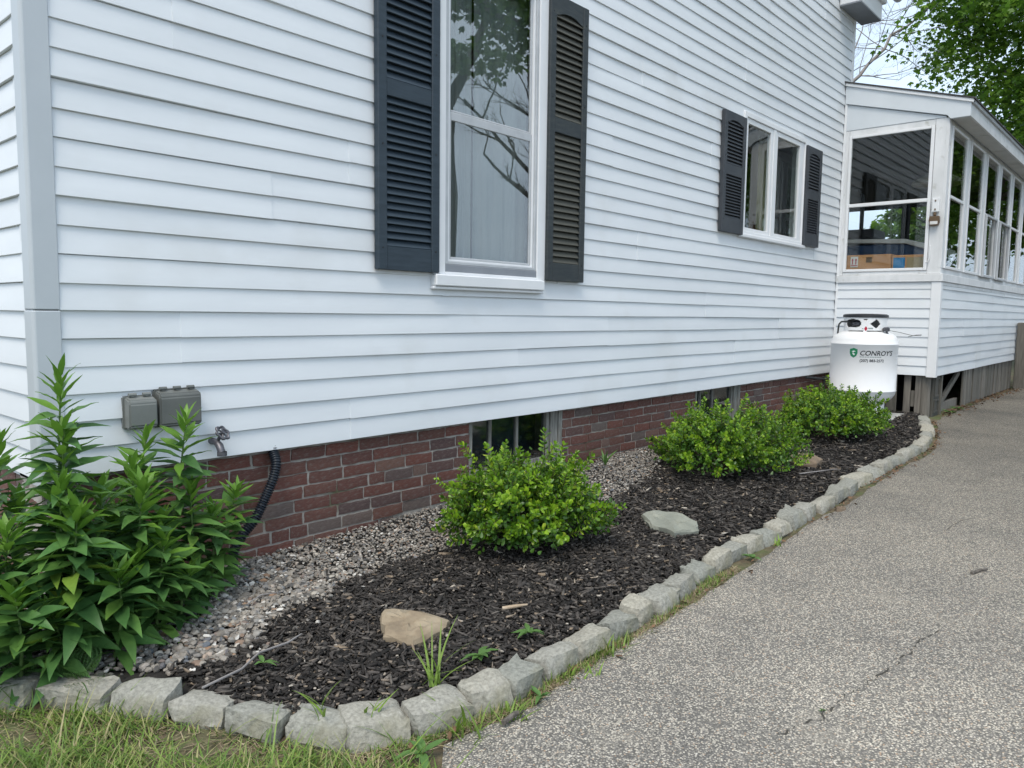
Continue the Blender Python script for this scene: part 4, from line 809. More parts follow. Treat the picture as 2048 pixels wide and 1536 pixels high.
# flat rocks in the mulch
def slab(name, poly, z, h, m, label, seed, tilt=(0, 0)):
    r = random.Random(seed); c = Vector((sum(p[0] for p in poly)/len(poly), sum(p[1] for p in poly)/len(poly), 0)); bm = bmesh.new()
    pts = []
    for a, b in zip(poly, poly[1:]+poly[:1]):
        for k in range(3):
            t = k/3; pts.append((a[0]+(b[0]-a[0])*t+r.uniform(-.006, .006), a[1]+(b[1]-a[1])*t+r.uniform(-.006, .006)))
    n = len(pts); rings = []
    for s, zz, j in ((.96, -.03, .004), (1.0, h*.35, .007), (.97, h*.6, .007), (.93, h*.88, .008), (.80, h, .007), (.62, h*1.08, .009), (.4, h*1.0, .009), (.18, h*1.03, .004)):
        rings.append([bm.verts.new(((p[0]-c.x)*s*r.uniform(.96, 1.04), (p[1]-c.y)*s*r.uniform(.96, 1.04), zz+r.uniform(-j, j)+tilt[0]*(p[0]-c.x)*s+tilt[1]*(p[1]-c.y)*s)) for p in pts])
    for q in range(len(rings)-1):
        for i in range(n): bm.faces.new((rings[q][i], rings[q][(i+1) % n], rings[q+1][(i+1) % n], rings[q+1][i]))
    bm.faces.new(rings[-1]); bm.faces.new(rings[0][::-1]); bmesh.ops.recalc_face_normals(bm, faces=bm.faces)
    me = bpy.data.meshes.new(name); bm.to_mesh(me); bm.free(); me.materials.append(M[m]); me.shade_smooth(); me.set_sharp_from_angle(angle=R(20))
    o = bpy.data.objects.new(name, me); o.location = (c.x, c.y, z); COL.objects.link(o); return tag(o, label, 'rock')
slab('flat_rock', [(.861, -1.093), (.919, -1.052), (.999, -1.126), (1.062, -1.295), (.985, -1.325), (.842, -1.328), (.786, -1.215)][::-1], .030, .034, 'rock_tan', 'tan sandstone rock with pointed end in the mulch', 3, (.02, .06))
slab('flat_rock', [(2.857, -1.061), (2.968, -1.048), (3.049, -1.172), (2.93, -1.394), (2.815, -1.446), (2.688, -1.377), (2.685, -1.23)][::-1], .065, .034, 'rock_green', 'flat grey-green slate rock between the two nearer shrubs', 5)
slab('flat_rock', [(5.05, -1.02), (5.307, -1.03), (5.33, -1.177), (5.207, -1.282), (5.025, -1.306), (4.93, -1.195)][::-1], .105, .04, 'rock_brown', 'low brown rock beside the middle shrub', 6)

# ------------------------------------------------------------------ rounded shrubs
def leafquad(l, w, cup=.15):
    """obovate leaf, 6 verts: along +x"""
    return [(0, 0, 0), (l*.45, w*.42, cup*w), (l*.80, w*.46, cup*w), (l, 0, .0), (l*.80, -w*.46, cup*w), (l*.45, -w*.42, cup*w), (l*.55, 0, -cup*w*.3)], [(0, 1, 6), (1, 2, 6), (2, 3, 6), (3, 4, 6), (4, 5, 6), (5, 0, 6)]
def sprigmesh(seed, n=11, L_=.115, ls=.031):
    r = random.Random(seed); mb = MB(); bend = r.uniform(-.25, .25)
    axis = [Vector((L_*t, bend*L_*t*t, .12*L_*t*t)) for t in (0, .35, .7, 1)]
    mb.tube(axis, [.0022, .0018, .0014, .0008], 4)
    nst_ = len(mb.f)
    for i in range(n):
        t = .12+.88*i/(n-1); p = Vector((L_*t, bend*L_*t*t, .12*L_*t*t)); rot = i*math.pi/2*1.0+r.uniform(-.4, .4)
        for s in ((0, math.pi) if i < n-1 else (0, 2.1, 4.2)):
            l = ls*r.uniform(.75, 1.1)*(1 if i < n-1 else .8); v, f = leafquad(l, l*r.uniform(.55, .68))
            m = Matrix.Translation(p) @ Matrix.Rotation(rot+s, 4, 'X') @ Matrix.Rotation(-R(r.uniform(35, 70) if i < n-1 else r.uniform(15, 35)), 4, 'Y') @ Matrix.Rotation(r.uniform(-.5, .5), 4, 'X')
            mb.add([m @ Vector(q) for q in v], f)
    me = mb.mesh('sprig', recalc=False); me.materials.append(M['bush_leaf']); me.materials.append(M['twig'])
    for i, pgn in enumerate(me.polygons): pgn.material_index = 1 if i < nst_ else 0; pgn.use_smooth = True
    return me
SPR = [sprigmesh(s) for s in range(6)]
def bush(c, rx, ry, h, seed, label, n=300, inner=4200, lobes=()):
    r = random.Random(seed); x0, y0 = c; z0 = float(bedz(x0, y0))
    o = thing('shrub', (x0, y0, z0), label, 'shrub', 'rounded shrubs in the mulch bed')
    ph = [r.uniform(0, 6.28) for _ in range(4)]
    def radius(az, el):
        k = 1+.10*math.sin(2*az+ph[0])+.09*math.sin(3*az+ph[1])+.10*math.sin(5*az+4*el+ph[2])+.08*math.sin(7*az-3*el+ph[3])
        return k
    st = MB()
    for i in range(26):
        az = r.uniform(0, 6.28); el = R(r.uniform(12, 80)); k = radius(az, el)*r.uniform(.65, .92)
        tip = Vector((x0+rx*k*math.cos(el)*math.cos(az), y0+ry*k*math.cos(el)*math.sin(az), z0+.06+h*.85*k*math.sin(el)))
        b = Vector((x0+r.uniform(-.05, .05), y0+r.uniform(-.05, .05), z0-.02)); mid = b.lerp(tip, .5)+Vector((r.uniform(-.04, .04), r.uniform(-.04, .04), .03))
        st.tube([b, mid, tip], [.009, .006, .002], 5)
    st.obj('branches', 'twig', o, smooth=60)
    for i in range(n):
        az = 2*math.pi*((i*.618034) % 1)+r.uniform(-.1, .1); s = -.12+1.1*((i+.5)/n)**.85; s = min(s, .98); el = math.asin(max(-.2, s))
        k = radius(az, el)*r.choice((r.uniform(.70, .86), r.uniform(.80, .93), r.uniform(.86, 1.0)))
        if r.random() < .11: k *= r.uniform(1.08, 1.24)
        low = max(0, -el)
        p = Vector((x0+(rx*k-.05)*math.cos(el)*math.cos(az), y0+(ry*k-.05)*math.cos(el)*math.sin(az), z0+.13+(h-.16)*k*max(-.10, math.sin(el))))
        d = Vector((math.cos(el)*math.cos(az), math.cos(el)*math.sin(az), math.sin(el)*.8+.12+r.uniform(-.2, .3))).normalized()+Vector((r.uniform(-.45, .45), r.uniform(-.45, .45), r.uniform(-.3, .3)))
        q = d.to_track_quat('X', 'Z'); place('sprig', r.choice(SPR), o, Matrix.Translation(p-d.normalized()*.05) @ q.to_matrix().to_4x4() @ Matrix.Rotation(r.uniform(0, 6.28), 4, 'X') @ Matrix.Scale(r.uniform(.8, 1.2), 4))
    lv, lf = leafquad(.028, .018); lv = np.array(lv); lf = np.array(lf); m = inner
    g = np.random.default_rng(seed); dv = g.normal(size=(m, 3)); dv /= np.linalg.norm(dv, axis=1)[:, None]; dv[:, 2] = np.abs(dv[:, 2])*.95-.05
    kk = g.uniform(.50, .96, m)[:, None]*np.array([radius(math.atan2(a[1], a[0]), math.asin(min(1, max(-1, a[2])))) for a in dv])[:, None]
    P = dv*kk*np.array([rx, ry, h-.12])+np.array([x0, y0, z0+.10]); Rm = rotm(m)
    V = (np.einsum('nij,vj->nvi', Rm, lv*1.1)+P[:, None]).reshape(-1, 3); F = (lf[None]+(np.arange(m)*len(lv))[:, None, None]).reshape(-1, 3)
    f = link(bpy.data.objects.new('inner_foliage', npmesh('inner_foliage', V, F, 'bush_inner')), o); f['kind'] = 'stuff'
bush((2.03, -.84), .43, .41, .485, 11, 'bright green rounded shrub nearest the camera, in front of the basement window')
bush((4.36, -.86), .58, .52, .49, 12, 'green rounded shrub in the middle of the row of three')
bush((6.55, -.88), .58, .54, .475, 13, 'green rounded shrub farthest away, in front of the propane tank')

# ------------------------------------------------------------------ tall leafy plants by the corner
def lancemesh(seed, l=.134, w=.039, droop=.25):
    r = random.Random(seed); n = 6; V = []; F = []
    wp = [.12, .62, .95, 1.0, .78, .42, .02]
    for i in range(n+1):
        t = i/n; z = -droop*l*t*t+r.uniform(-.002, .002); ww = w/2*wp[i]; V += [(l*t, -ww, z+ww*.35), (l*t, 0, z), (l*t, ww, z+ww*.35+r.uniform(-.002, .002))]
    for i in range(n): F += [(3*i, 3*i+3, 3*i+4, 3*i+1), (3*i+1, 3*i+4, 3*i+5, 3*i+2)]
    return V, F
def leafme(seed, m, **k):
    v, f = lancemesh(seed, **k); me = MB().add(v, f).mesh('leaf', recalc=False); me.materials.append(M[m]); me.shade_smooth(); return me
LOLD = [leafme(s, 'tall_leaf', droop=d) for s, d in enumerate((.08, .2, .32, .45))]; LTIP = [leafme(s, 'tall_tip', l=.125, w=.030, droop=d) for s, d in enumerate((.1, .2, .05))]
def stalk(base, tip, label, seed, nl=40, leafl=1.0, side=0):
    nl = int(nl*1.9)
    r = random.Random(seed); b = Vector(base); t = Vector(tip); H = (t-b).length
    o = thing('leafy_plant', b, label, 'plant', 'tall lance-leaved plants at the house corner')
    mid = b.lerp(t, .5)+Vector((r.uniform(-.03, .03), r.uniform(-.03, .03), 0)); P = catmull([b-Vector((0, 0, .04)), mid, t], 8)
    MB().tube(P, [.0075-(.0050*i/(len(P)-1)) for i in range(len(P))], 7).obj('stem', 'tall_stem', o, smooth=60)
    az = r.uniform(0, 6.28)
    for i in range(nl):
        f = .10+.90*(i/(nl-1))**.8; k = f*(len(P)-1); a = P[min(int(k), len(P)-2)].lerp(P[min(int(k)+1, len(P)-1)], k-int(k)); az += 2.4+r.uniform(-.3, .3)
        tipf = max(0, (f-.78)/.22); up = R(13+55*tipf**1.1+r.uniform(-14, 14)-(14 if f < .4 else 0)); s = leafl*r.uniform(.85, 1.2)*(1.05-.40*tipf)*(.8 if f < .2 else 1)
        me = r.choice(LTIP) if (f > .86 or (f > .74 and r.random() < .4)) else r.choice(LOLD)
        place('leaf', me, o, Matrix.Translation(a) @ Matrix.Rotation(az, 4, 'Z') @ Matrix.Rotation(-up, 4, 'Y') @ Matrix.Rotation(r.uniform(-.5, .5), 4, 'X') @ Matrix.Scale(s, 4))
    return o
ST = [((-.02, -.40), (-.03, -.42, 1.03), 'tallest leafy plant, its tip rising against the white corner post', 46, 1.05),
      ((-.02, -.46), (-.054, -.50, .85), 'leafy plant in front of and just below the tallest one', 42, 1.1),
      ((.34, -.30), (.456, -.35, .82), 'leafy plant whose tip covers the larger outlet cover', 40, 1.1),
      ((.28, -.22), (.338, -.25, .76), 'leafy plant whose tip stands below the smaller outlet cover', 34, 1.0),
      ((.16, -.44), (.209, -.50, .60), 'leafy plant with bright tip in the middle of the clump', 38, 1.15),
      ((.62, -.20), (.747, -.22, .455), 'rightmost leafy plant, beside the black drain pipe', 34, 1.0),
      ((-.03, -.57), (-.06, -.62, .565), 'leafy plant with bright yellow-green tip at the front of the clump', 40, 1.2),
      ((-.08, -.50), (-.086, -.55, .66), 'leafy plant in the shade under the tallest plant', 38, 1.1),
      ((-.22, -.46), (-.236, -.50, .52), 'leafy plant at the left picture edge, half way up', 34, 1.1),
      ((-.235, -.55), (-.249, -.60, .33), 'short leafy plant at the lower left, just behind the edging stones', 26, 1.15),
      ((.36, -.46), (.381, -.50, .23), 'short leafy plant standing in the gravel at the right of the clump', 22, 1.0),
      ((.28, -.38), (.316, -.42, .44), 'leafy plant low in the clump against the bricks', 32, 1.1),
      ((-.22, -.25), (-.199, -.30, .80), 'leafy plant cut by the left picture edge, below the corner post', 38, 1.05),
      ((-.13, -.26), (-.14, -.30, .58), 'leafy plant at the back of the clump beside the corner', 34, 1.05),
      ((.10, -.34), (.144, -.40, .47), 'leafy plant deep in the middle of the clump', 34, 1.15),
      ((.14, -.52), (.15, -.58, .36), 'low leafy plant with drooping lower leaves over the gravel', 26, 1.2),
      ((-.14, -.60), (-.15, -.63, .24), 'low leafy plant between the short one and the front one', 22, 1.1),
      ((.52, -.30), (.56, -.33, .40), 'leafy plant between the outlet covers and the drain pipe', 30, 1.05),
      ((.22, -.30), (.245, -.34, .66), 'leafy plant between the tallest plant and the smaller outlet cover', 36, 1.1),
      ((.06, -.42), (.07, -.47, .62), 'leafy plant just right of the tallest plant, half its height', 36, 1.15),
      ((.42, -.36), (.44, -.40, .54), 'leafy plant under the larger outlet cover, against the bricks', 32, 1.1),
      ((.24, -.50), (.26, -.56, .40), 'leafy plant leaning out over the gravel in front of the bricks', 30, 1.15),
      ((.04, -.60), (.05, -.66, .34), 'low leafy plant behind the third edging stone from the left', 26, 1.15),
      ((-.30, -.46), (-.31, -.50, .44), 'leafy plant at the left edge between the tall and the short ones', 28, 1.1),
      ((-.36, -.36), (-.37, -.38, .62), 'leafy plant farthest left, mostly outside the picture', 32, 1.05)]
for i, (b, t, lb_, nl, ll) in enumerate(ST): stalk((b[0], b[1], float(bedz(b[0], b[1]))), t, lb_, 200+i, nl, ll)

# feathery ferns low at the left, weeds, grass tufts
def fern(c, n, l, label, seed):
    r = random.Random(seed); z = float(bedz(c[0], c[1])); o = thing('feathery_weed', (*c, z), label, 'weed', 'feathery weeds by the edging stones')
    for i in range(n):
        az = r.uniform(0, 6.28); mb = MB(); el = R(r.uniform(20, 70)); d = Vector((math.cos(az)*math.cos(el), math.sin(az)*math.cos(el), math.sin(el))); L_ = l*r.uniform(.6, 1.1); sd_ = d.cross(Vector((0, 0, 1))).normalized()
        P = [Vector((*c, z))+d*L_*t+Vector((0, 0, -.35*L_*t*t)) for t in np.linspace(0, 1, 14)]; mb.tube(P, [.0016]*14, 4)
        for k in range(3, 14):
            w = L_*.28*math.sin(math.pi*(k/14)**.7)+.006
            for s in (-1, 1):
                e = P[k]+sd_*s*w+d*w*.5
                for q in range(4):
                    a = P[k].lerp(e, (q+1)/4); f = w*.22; mb.add([a, a+d*f+sd_*s*f*.2, a+d*f*.6-sd_*s*f*.35], [(0, 1, 2)]); mb.add([a, a-d*f*.5+sd_*s*f*.7, a+sd_*s*f*.2], [(0, 1, 2)])
                mb.add([P[k], e, e+d*.002], [(0, 1, 2)])
        mb.obj('frond', 'fern', o)
fern((-.10, -.70), 9, .17, 'feathery green weed behind the second edging stone from the left', 1)
fern((-.27, -.56), 8, .15, 'feathery green weed at the left edge behind the edging', 2)
def rosette(c, z, n, l, w, label, seed, name='broadleaf_weed', up=(10, 45), m='weed'):
    r = random.Random(seed); o = thing(name, (*c, z), label, 'weed')
    for i in range(n):
        v, f = lancemesh(seed*31+i, l=l*r.uniform(.4, 1.2), w=w*r.uniform(.8, 1.2), droop=r.uniform(.2, .6)); me = MB().add(v, f).mesh('leaf', recalc=False); me.materials.append(M[m]); me.shade_smooth()
        place('leaf', me, o, Matrix.Translation((c[0], c[1], z+.004)) @ Matrix.Rotation(6.283*i/n+r.uniform(-.8, .8), 4, 'Z') @ Matrix.Rotation(-R(r.uniform(*up)), 4, 'Y'))
rosette((.905, -1.60), .045, 11, .075, .022, 'broad-leaved green weed in the mulch above the edging stones', 1)
rosette((.430, -1.835), -.015, 7, .07, .024, 'pale green weed growing in front of the corner edging stone', 2)
rosette((1.18, -1.60), .045, 14, .06, .020, 'leafy green weed behind the edging stones near the tan rock', 3)
rosette((.915, -1.88), -.012, 6, .065, .018, 'small upright green weed at the asphalt edge', 4, up=(30, 65))
rosette((2.755, -1.80), .012, 5, .05, .03, 'small bright weed at the asphalt edge farther along', 5)
rosette((.35, -1.10), .05, 4, .05, .018, 'tiny green seedling behind the fifth edging stone', 6)
rosette((1.46, -2.615), -.006, 6, .018, .007, 'tiny green weed in the crack in the asphalt', 8, up=(20, 60))
rosette((2.50, -.30), .085, 7, .13, .014, 'thin green weed growing in the gravel by the bricks', 9, up=(50, 80))
rosette((3.75, -.18), .13, 7, .14, .016, 'thin green weed in the gravel between the shrubs', 10, up=(50, 80))
def blades(c, z, n, l, spread, label, seed, name='grass_tuft', m='grass'):
    r = random.Random(seed); o = thing(name, (*c, z), label, 'grass tuft')
    for i in range(n):
        az = r.uniform(0, 6.28); el = R(r.uniform(50, 85)); L_ = l*r.uniform(.5, 1.05); w = r.uniform(.0025, .006); d = Vector((math.cos(az)*math.cos(el), math.sin(az)*math.cos(el), math.sin(el))); s = Vector((-math.sin(az), math.cos(az), 0))
        b = Vector((c[0]+r.uniform(-spread, spread), c[1]+r.uniform(-spread, spread), z-.01)); v = []
        for k in range(6):
            t = k/5; p = b+d*L_*t+Vector((math.cos(az), math.sin(az), -.5))*L_*.35*t*t; ww = w*(1-t**2*.95); v += [p-s*ww, p+s*ww]
        MB().add(v, [(2*k, 2*k+1, 2*k+3, 2*k+2) for k in range(5)]).obj('blade', m, o)
blades((.66, -1.62), .045, 14, .24, .03, 'tall grass tuft in the mulch behind the corner stones', 1)
blades((.30, -1.50), .04, 7, .14, .03, 'small grass tuft behind the corner edging stones', 2)
blades((.60, -1.85), -.02, 16, .16, .05, 'grass tuft in front of the eighth edging stone', 3)
blades((.76, -1.88), -.02, 14, .10, .05, 'grass tuft at the asphalt edge by the ninth stone', 4)
blades((1.12, -1.875), -.02, 26, .075, .07, 'low grass tuft at the asphalt edge by the eleventh stone', 5)
blades((1.37, -1.86), -.02, 16, .11, .04, 'grass tuft against the twelfth edging stone', 6)
blades((2.33, -1.80), .0, 10, .08, .03, 'thin grass tuft against the edging half way along', 7)
blades((3.1, -1.79), .01, 10, .08, .03, 'thin grass tuft against the edging farther along', 8)
blades((2.75, -.06), .2, 8, .26, .05, 'thin grass stems in front of the basement window', 9)
blades((.42, -1.62), .04, 6, .10, .03, 'sparse grass tuft behind the corner stone', 10)

# lawn
def lawn(n, x0, x1, y0, y1, l0, l1):
    x = rng.uniform(x0, x1, n*3); y = rng.uniform(y0, y1, n*3)
    tt = np.interp(x, KX[:8], KY[:8]); ke = np.where(x < .285, tt, -1.70)
    aed = np.where(x < .43, -1.915+(x-.43)*.86, kerby(x)-.045)
    patch = np.sin(x*7.1+1)*np.sin(y*6.3)+.6*np.sin(x*15+y*11)
    ok = (y < ke-.015) & (y > aed+rng.normal(0, .03, n*3)) & (rng.random(n*3) < .56+.42*patch); x, y = x[ok][:n], y[ok][:n]; n = len(x)
    l = rng.uniform(l0, l1, n)*rng.choice([.5, .8, 1, 1.4], n); w = rng.uniform(.0014, .0034, n); az = rng.uniform(0, 6.28, n); el = np.radians(rng.uniform(25, 85, n))
    d = np.stack([np.cos(az)*np.cos(el), np.sin(az)*np.cos(el), np.sin(el)], 1); s = np.stack([-np.sin(az), np.cos(az), 0*az], 1); bdir = np.stack([np.cos(az), np.sin(az), -.45+0*az], 1); b = np.stack([x, y, zd(x)-.016], 1)
    V = []
    for k in range(4):
        t = k/3; p = b+d*(l*t)[:, None]+bdir*(l*.4*t*t)[:, None]; ww = (w*(1-.93*t*t))[:, None]; V += [p-s*ww, p+s*ww]
    V = np.stack(V, 1).reshape(-1, 3); f = np.array([(2*k, 2*k+1, 2*k+3, 2*k+2) for k in range(3)]); return V, (f[None]+(np.arange(n)*8)[:, None, None]).reshape(-1, 4)
def edge_grass(n):
    x = rng.choice([.5, .75, 1.1, 1.25, 1.45, 1.9, 2.3], n)+rng.normal(0, .10, n); x = np.clip(x, .35, 3.2); y = kerby(x)-np.abs(rng.normal(0, .022, n))-.004; l = rng.uniform(.015, .055, n); w = rng.uniform(.001, .0024, n); az = rng.uniform(0, 6.28, n); el = np.radians(rng.uniform(20, 85, n))
    d = np.stack([np.cos(az)*np.cos(el), np.sin(az)*np.cos(el), np.sin(el)], 1); s = np.stack([-np.sin(az), np.cos(az), 0*az], 1); b = np.stack([x, y, zd(x)-.014], 1); V = []
    for k in range(4):
        t = k/3; p = b+d*(l*t)[:, None]; ww = (w*(1-.9*t*t))[:, None]; V += [p-s*ww, p+s*ww]
    V = np.stack(V, 1).reshape(-1, 3); f = np.array([(2*k, 2*k+1, 2*k+3, 2*k+2) for k in range(3)]); return V, (f[None]+(np.arange(n)*8)[:, None, None]).reshape(-1, 4)
parts = [lawn(19000, -1.0, .62, -2.3, -.35, .03, .075), lawn(2600, -.8, .5, -2.0, -.5, .06, .14), edge_grass(1500)]
off = 0; VV = []; FF = []
for v, f in parts: VV.append(v); FF.append(f+off); off += len(v)
tag(link(bpy.data.objects.new('grass', npmesh('grass', np.concatenate(VV), np.concatenate(FF), 'grass'))), 'patchy short grass and dry thatch in front of the edging stones', 'grass', kind='stuff')
n_ = 5200; x_ = rng.uniform(-1.0, 2.6, n_); e_ = np.where(x_ < .285, np.interp(x_, KX[:8], KY[:8])-np.abs(rng.normal(0, .5, n_)), kerby(x_)-np.abs(rng.normal(0, .030, n_))); l_ = rng.uniform(.012, .05, n_)*np.where(x_ < .4, 1.2, .7); a_ = rng.uniform(0, 6.28, n_); w_ = rng.uniform(.0008, .002, n_)
d_ = np.stack([np.cos(a_), np.sin(a_), rng.normal(.08, .12, n_)], 1); s_ = np.stack([-np.sin(a_), np.cos(a_), 0*a_], 1); b_ = np.stack([x_, e_, zd(x_)-.006], 1)
V_ = np.stack([b_-s_*w_[:, None], b_+s_*w_[:, None], b_+d_*l_[:, None]+s_*w_[:, None]*.6, b_+d_*l_[:, None]-s_*w_[:, None]*.6], 1).reshape(-1, 3)
tag(link(bpy.data.objects.new('dry_thatch', npmesh('dry_thatch', V_, np.arange(n_*4).reshape(-1, 4), 'thatch'))), 'dry straw and dirt bits among the grass and along the edging', 'straw', kind='stuff')
# debris along the asphalt edge: dead leaves and bits
def litter(n, fn, m, name, label, cat, smin, smax):
    V = []; F = []
    for i in range(n):
        x, y, z = fn(); s = random.uniform(smin, smax); e = Euler((random.uniform(-.6, .6), random.uniform(-.6, .6), random.uniform(0, 6.28))).to_matrix(); k = len(V)
        V += [Vector((x, y, z))+e @ Vector(q)*s for q in ((-1, 0, 0), (-.3, .5, .12), (.5, .42, .1), (1, 0, .15), (.4, -.5, .1), (-.4, -.42, .14))]; F.append(tuple(range(k, k+6)))
    tag(MB().add(V, F).obj(name, m), label, cat, kind='stuff')
def edge_pt():
    x = random.choice((random.uniform(.4, 8.6), random.uniform(5, 8.7))); y = float(kerby(x))-abs(random.gauss(0, .035))-.01; return x, y, float(zd(x))+.006
litter(420, edge_pt, 'deadleaf', 'leaf_litter', 'brown leaf litter along the foot of the edging stones', 'litter', .006, .018)
def porch_pt():
    x = random.uniform(9.2, 14.2); y = -1.2-abs(random.gauss(0, .09)); return x, y, float(zd(x))+.008
litter(380, porch_pt, 'deadleaf', 'leaf_litter', 'brown leaf litter along the foot of the porch skirt', 'litter', .010, .03)
# moss / weeds at porch foot, twigs
rosette((9.75, -1.22), GZ+.0, 16, .10, .03, 'low green weeds under the porch opening', 21, up=(10, 40))
rosette((10.2, -1.24), GZ+.0, 14, .10, .03, 'low green weeds by the first skirt boards of the porch', 22, up=(10, 40))
def twig(name, pts, rad, m, label): tag(MB().tube(pts, [rad]*(len(pts)-1)+[rad*.5], 6).obj(name, m, None, smooth=60), label, 'twig')
twig('twig', [(.13, -1.10, .045), (.28, -1.08, .05), (.38, -1.02, .055), (.49, -1.03, .06), (.58, -.98, .05)], .004, 'bark_pale', 'long pale bent twig on the mulch behind the edging stones')
twig('twig', [(3.26, -2.70, .024), (3.33, -2.72, .026), (3.39, -2.745, .024)], .008, 'bark', 'short brown twig lying on the asphalt')
twig('twig', [(4.60, -1.33, .115), (4.8, -1.42, .12), (5.02, -1.46, .11)], .004, 'bark_pale', 'thin pale twig on the mulch beyond the middle shrub')
twig('twig', [(.60, -.55, .045), (.68, -.52, .055), (.78, -.53, .045)], .003, 'bark_pale', 'small pale twig on the gravel')
twig('twig', [(1.72, -.36, .075), (1.79, -.43, .08), (1.86, -.47, .07)], .004, 'bark', 'small brown twig on the gravel beside the nearest shrub')
twig('wood_splinter', [(1.29, -1.365, .050), (1.335, -1.40, .056), (1.385, -1.42, .054)], .0075, 'barewood', 'pale split wood stick on the mulch near the tan rock')
twig('twig', [(.70, -1.905, -.002), (.76, -1.90, .002), (.80, -1.905, -.002)], .009, 'bark', 'dark short stick at the edge of the asphalt')
tag(slab('stone_chip', [(4.02, -1.80), (4.06, -1.78), (4.10, -1.80), (4.08, -1.83), (4.03, -1.83)][::-1], .025, .02, 'rock_brown', 'small reddish stone chip by the edging', 8), None, 'stone')

# ------------------------------------------------------------------ fence and gate beyond the porch
gate = thing('wooden_gate', (14.5, -2.4, .11), 'weathered wooden gate and post at the end of the porch', 'gate')
MB().box(14.36, 14.50, -1.40, -1.22, .05, 1.22).obj('post', 'wood', gate, bevel=.012)
for z in (.28, .72, 1.08): MB().box(14.44, 14.49, -3.2, -1.445, z, z+.09).obj('rail', 'wood', gate, bevel=.004)
for i in range(12): MB().box(14.41, 14.438, -1.60-i*.14, -1.60-i*.14+.10, .2, 1.15).obj('picket', 'wood', gate, bevel=.004)
MB().box(14.38, 14.40, -1.62, -1.38, 1.0, 1.04).obj('latch', 'black', gate)

# ------------------------------------------------------------------ trees
def crown_mesh(name, seed, centre, rad, nclump, per, ls, mname='maple_leaf', squash=.45, bottom=-1.0):
    g = np.random.default_rng(seed); d = g.normal(size=(nclump*2, 3)); d /= np.linalg.norm(d, axis=1)[:, None]
    rr = g.uniform(.35, 1.0, nclump*2)**.6; C = d*rr[:, None]; C = C[C[:, 2] > bottom][:nclump]; nclump = len(C); C = C*np.array(rad)+np.array(centre)
    n = nclump*per; cr_ = g.uniform(.5, 1.1, nclump)*np.mean(rad)*.20
    off_ = g.normal(size=(nclump, per, 3)); off_ *= (1.7*g.uniform(.1, 1, (nclump, per))**.45/np.linalg.norm(off_, axis=2))[..., None]; off_ = off_*np.array([1, 1, squash]); P = C[:, None]+off_*cr_[:, None, None]*.75; P[..., 2] -= (off_[..., 0]**2+off_[..., 1]**2)*cr_[:, None]*.12; P = P.reshape(-1, 3)
    star = np.array([(0, 0, 0), (.28, .42, -.05), (.62, .48, -.10), (.60, .18, -.02), (1.0, 0, -.16), (.60, -.18, -.02), (.62, -.48, -.10), (.28, -.42, -.05)])*ls
    tf = np.array([(0, 1, 2), (0, 2, 3), (0, 3, 4), (0, 4, 5), (0, 5, 6), (0, 6, 7)])
    az = g.uniform(0, 6.28, n); pt = g.normal(.45, .45, n); rl = g.normal(0, .4, n); s = g.uniform(.7, 1.25, n)
    V = star[None]*s[:, None, None]; X, Y, Z = V[..., 0], V[..., 1], V[..., 2]
    Y, Z = Y*np.cos(rl)[:, None]-Z*np.sin(rl)[:, None], Y*np.sin(rl)[:, None]+Z*np.cos(rl)[:, None]
    X, Z = X*np.cos(pt)[:, None]+Z*np.sin(pt)[:, None], -X*np.sin(pt)[:, None]+Z*np.cos(pt)[:, None]
    X, Y = X*np.cos(az)[:, None]-Y*np.sin(az)[:, None], X*np.sin(az)[:, None]+Y*np.cos(az)[:, None]
    V = (np.stack([X, Y, Z], -1)+P[:, None]).reshape(-1, 3); F = (tf[None]+(np.arange(n)*8)[:, None, None]).reshape(-1, 3)
    return npmesh(name, V, F, mname), C
def limb(mb, a, b, r0, r1, r, bend=.08, n=6):
    P = []
    for i in range(n+1):
        t = i/n; P.append(a.lerp(b, t)+Vector((r.uniform(-1, 1), r.uniform(-1, 1), r.uniform(-.5, .5)))*bend*(b-a).length*math.sin(math.pi*t)*.5)
    mb.tube(P, [r0+(r1-r0)*i/n for i in range(n+1)], 8); return P
def tree(name, base, h, rad, seed, label, nclump=150, per=90, ls=.15, tr=.22, lean=(0, 0), bottom=-1.0, bark='bark'):
    r = random.Random(seed); b = Vector(base); c = Vector((base[0]+lean[0], base[1]+lean[1], base[2]+h-rad[2]))
    o = thing(name, b, label, 'tree'); me, C = crown_mesh('crown', seed, c, rad, nclump, per, ls, bottom=bottom)
    link(bpy.data.objects.new('crown', me), o); mb = MB(); P = limb(mb, b-Vector((0, 0, .2)), c+Vector((0, 0, rad[2]*.5)), tr, tr*.3, r, .05, 8)
    for k in range(min(16, len(C))):
        q = P[r.randint(3, 7)]; limb(mb, q, Vector(C[k*len(C)//16]), tr*.32, .02, r, .12, 5)
    mb.obj('trunk', bark, o, smooth=60); return o
def bare(mb, a, d, L_, rad, depth, r):
    n = 5; P = [a]; dd = d.normalized()
    for i in range(n):
        dd = (dd+Vector((r.uniform(-.22, .22), r.uniform(-.22, .22), r.uniform(-.12, .2)))).normalized(); P.append(P[-1]+dd*L_/n)
    mb.tube(P, [rad*(1-.6*i/n) for i in range(n+1)], 5 if depth < 2 else 4)
    if depth < 4:
        for k in range(5 if depth == 0 else 4):
            q = P[r.randint(1, n)]; s = (dd+Vector((r.uniform(-1, 1), r.uniform(-1, 1), r.uniform(-.5, .8)))*.95).normalized()
            bare(mb, q, s, L_*r.uniform(.35, .6), rad*r.uniform(.32, .48), depth+1, r)
tree('maple_tree', (21, -2.65, .1), 13.5, (4.8, 4.5, 5.3), 31, 'green maple tree rising behind the porch roof', nclump=420, per=210, ls=.13, tr=.26)
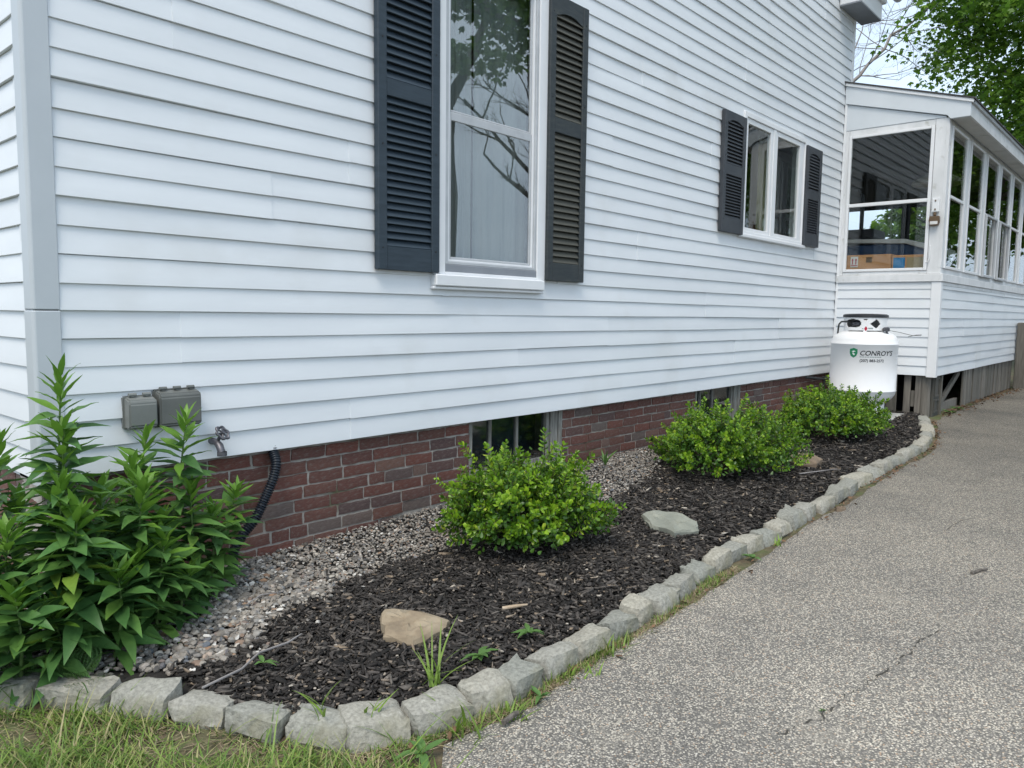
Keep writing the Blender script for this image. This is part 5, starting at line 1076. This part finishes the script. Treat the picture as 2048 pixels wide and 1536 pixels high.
bt = thing('bare_tree', (18.6, 5.2, .1), 'bare leafless tree leaning across the sky behind the house', 'tree'); r_ = random.Random(5); mb = MB()
limb(mb, Vector((18.2, 5.0, -.1)), Vector((17.7, 3.3, 6.3)), .14, .07, r_, .04); P = limb(mb, Vector((17.7, 3.3, 6.3)), Vector((21.2, 1.5, 9.8)), .048, .014, r_, .05, 10)
for k in range(2, 11):
    for q in range(3): bare(mb, P[k], Vector((r_.uniform(-.4, .9), r_.uniform(-.7, 1.1), r_.uniform(-.3, 1))), r_.uniform(1.2, 2.6), .013, 1, r_)
for q in range(4): bare(mb, Vector((17.8, 3.25, 6.0+.1*q)), Vector((r_.uniform(.1, .6), r_.uniform(-.2, .3), 1)), 2.6, .028, 1, r_)
mb.obj('branches', 'bark_pale', bt, smooth=60)
# across the drive: seen mirrored in the window panes
tree('maple_tree', (9.1, -7.1, .1), 10.5, (2.6, 2.4, 2.9), 41, 'large maple with thick trunk across the drive, mirrored in the tall window', nclump=44, per=100, ls=.16, tr=.30, lean=(-.9, .2))
bt2 = thing('bare_tree', (12.3, -7.4, .1), 'dead tree with crooked bare branches, mirrored in the tall window', 'tree'); mb = MB(); r_ = random.Random(9)
limb(mb, Vector((12.3, -7.4, -.1)), Vector((11.9, -7.0, 4.2)), .18, .10, r_); 
for k in range(7): bare(mb, Vector((11.9, -7.0, 3.2+.25*k)), Vector((r_.uniform(-1, .8), r_.uniform(-.5, .6), r_.uniform(.1, 1))), r_.uniform(1.6, 2.8), .055, 1, r_)
mb.obj('branches', 'bark', bt2, smooth=60)
for i, (p, h, rad) in enumerate([((29, -7.5, .1), 11, (4, 4, 5)), ((33, -1.5, .1), 12, (4.5, 4.5, 5.5)), ((27, 2.2, .1), 5.6, (3.0, 3.0, 2.5)), ((18, -21, .1), 8.0, (3.0, 3.0, 3.6)), ((38, -12, .1), 12, (5, 5, 5.7))]):
    tree('leafy_tree', p, h, rad, 60+i, ['leafy tree beyond the gate, mirrored in the porch side windows', 'tall leafy tree far behind the maple', 'leafy tree seen through the lower porch end pane', 'distant leafy tree mirrored low in the tall window', 'far leafy tree mirrored in the last porch windows'][i], nclump=90, per=80, ls=.24, tr=.22)
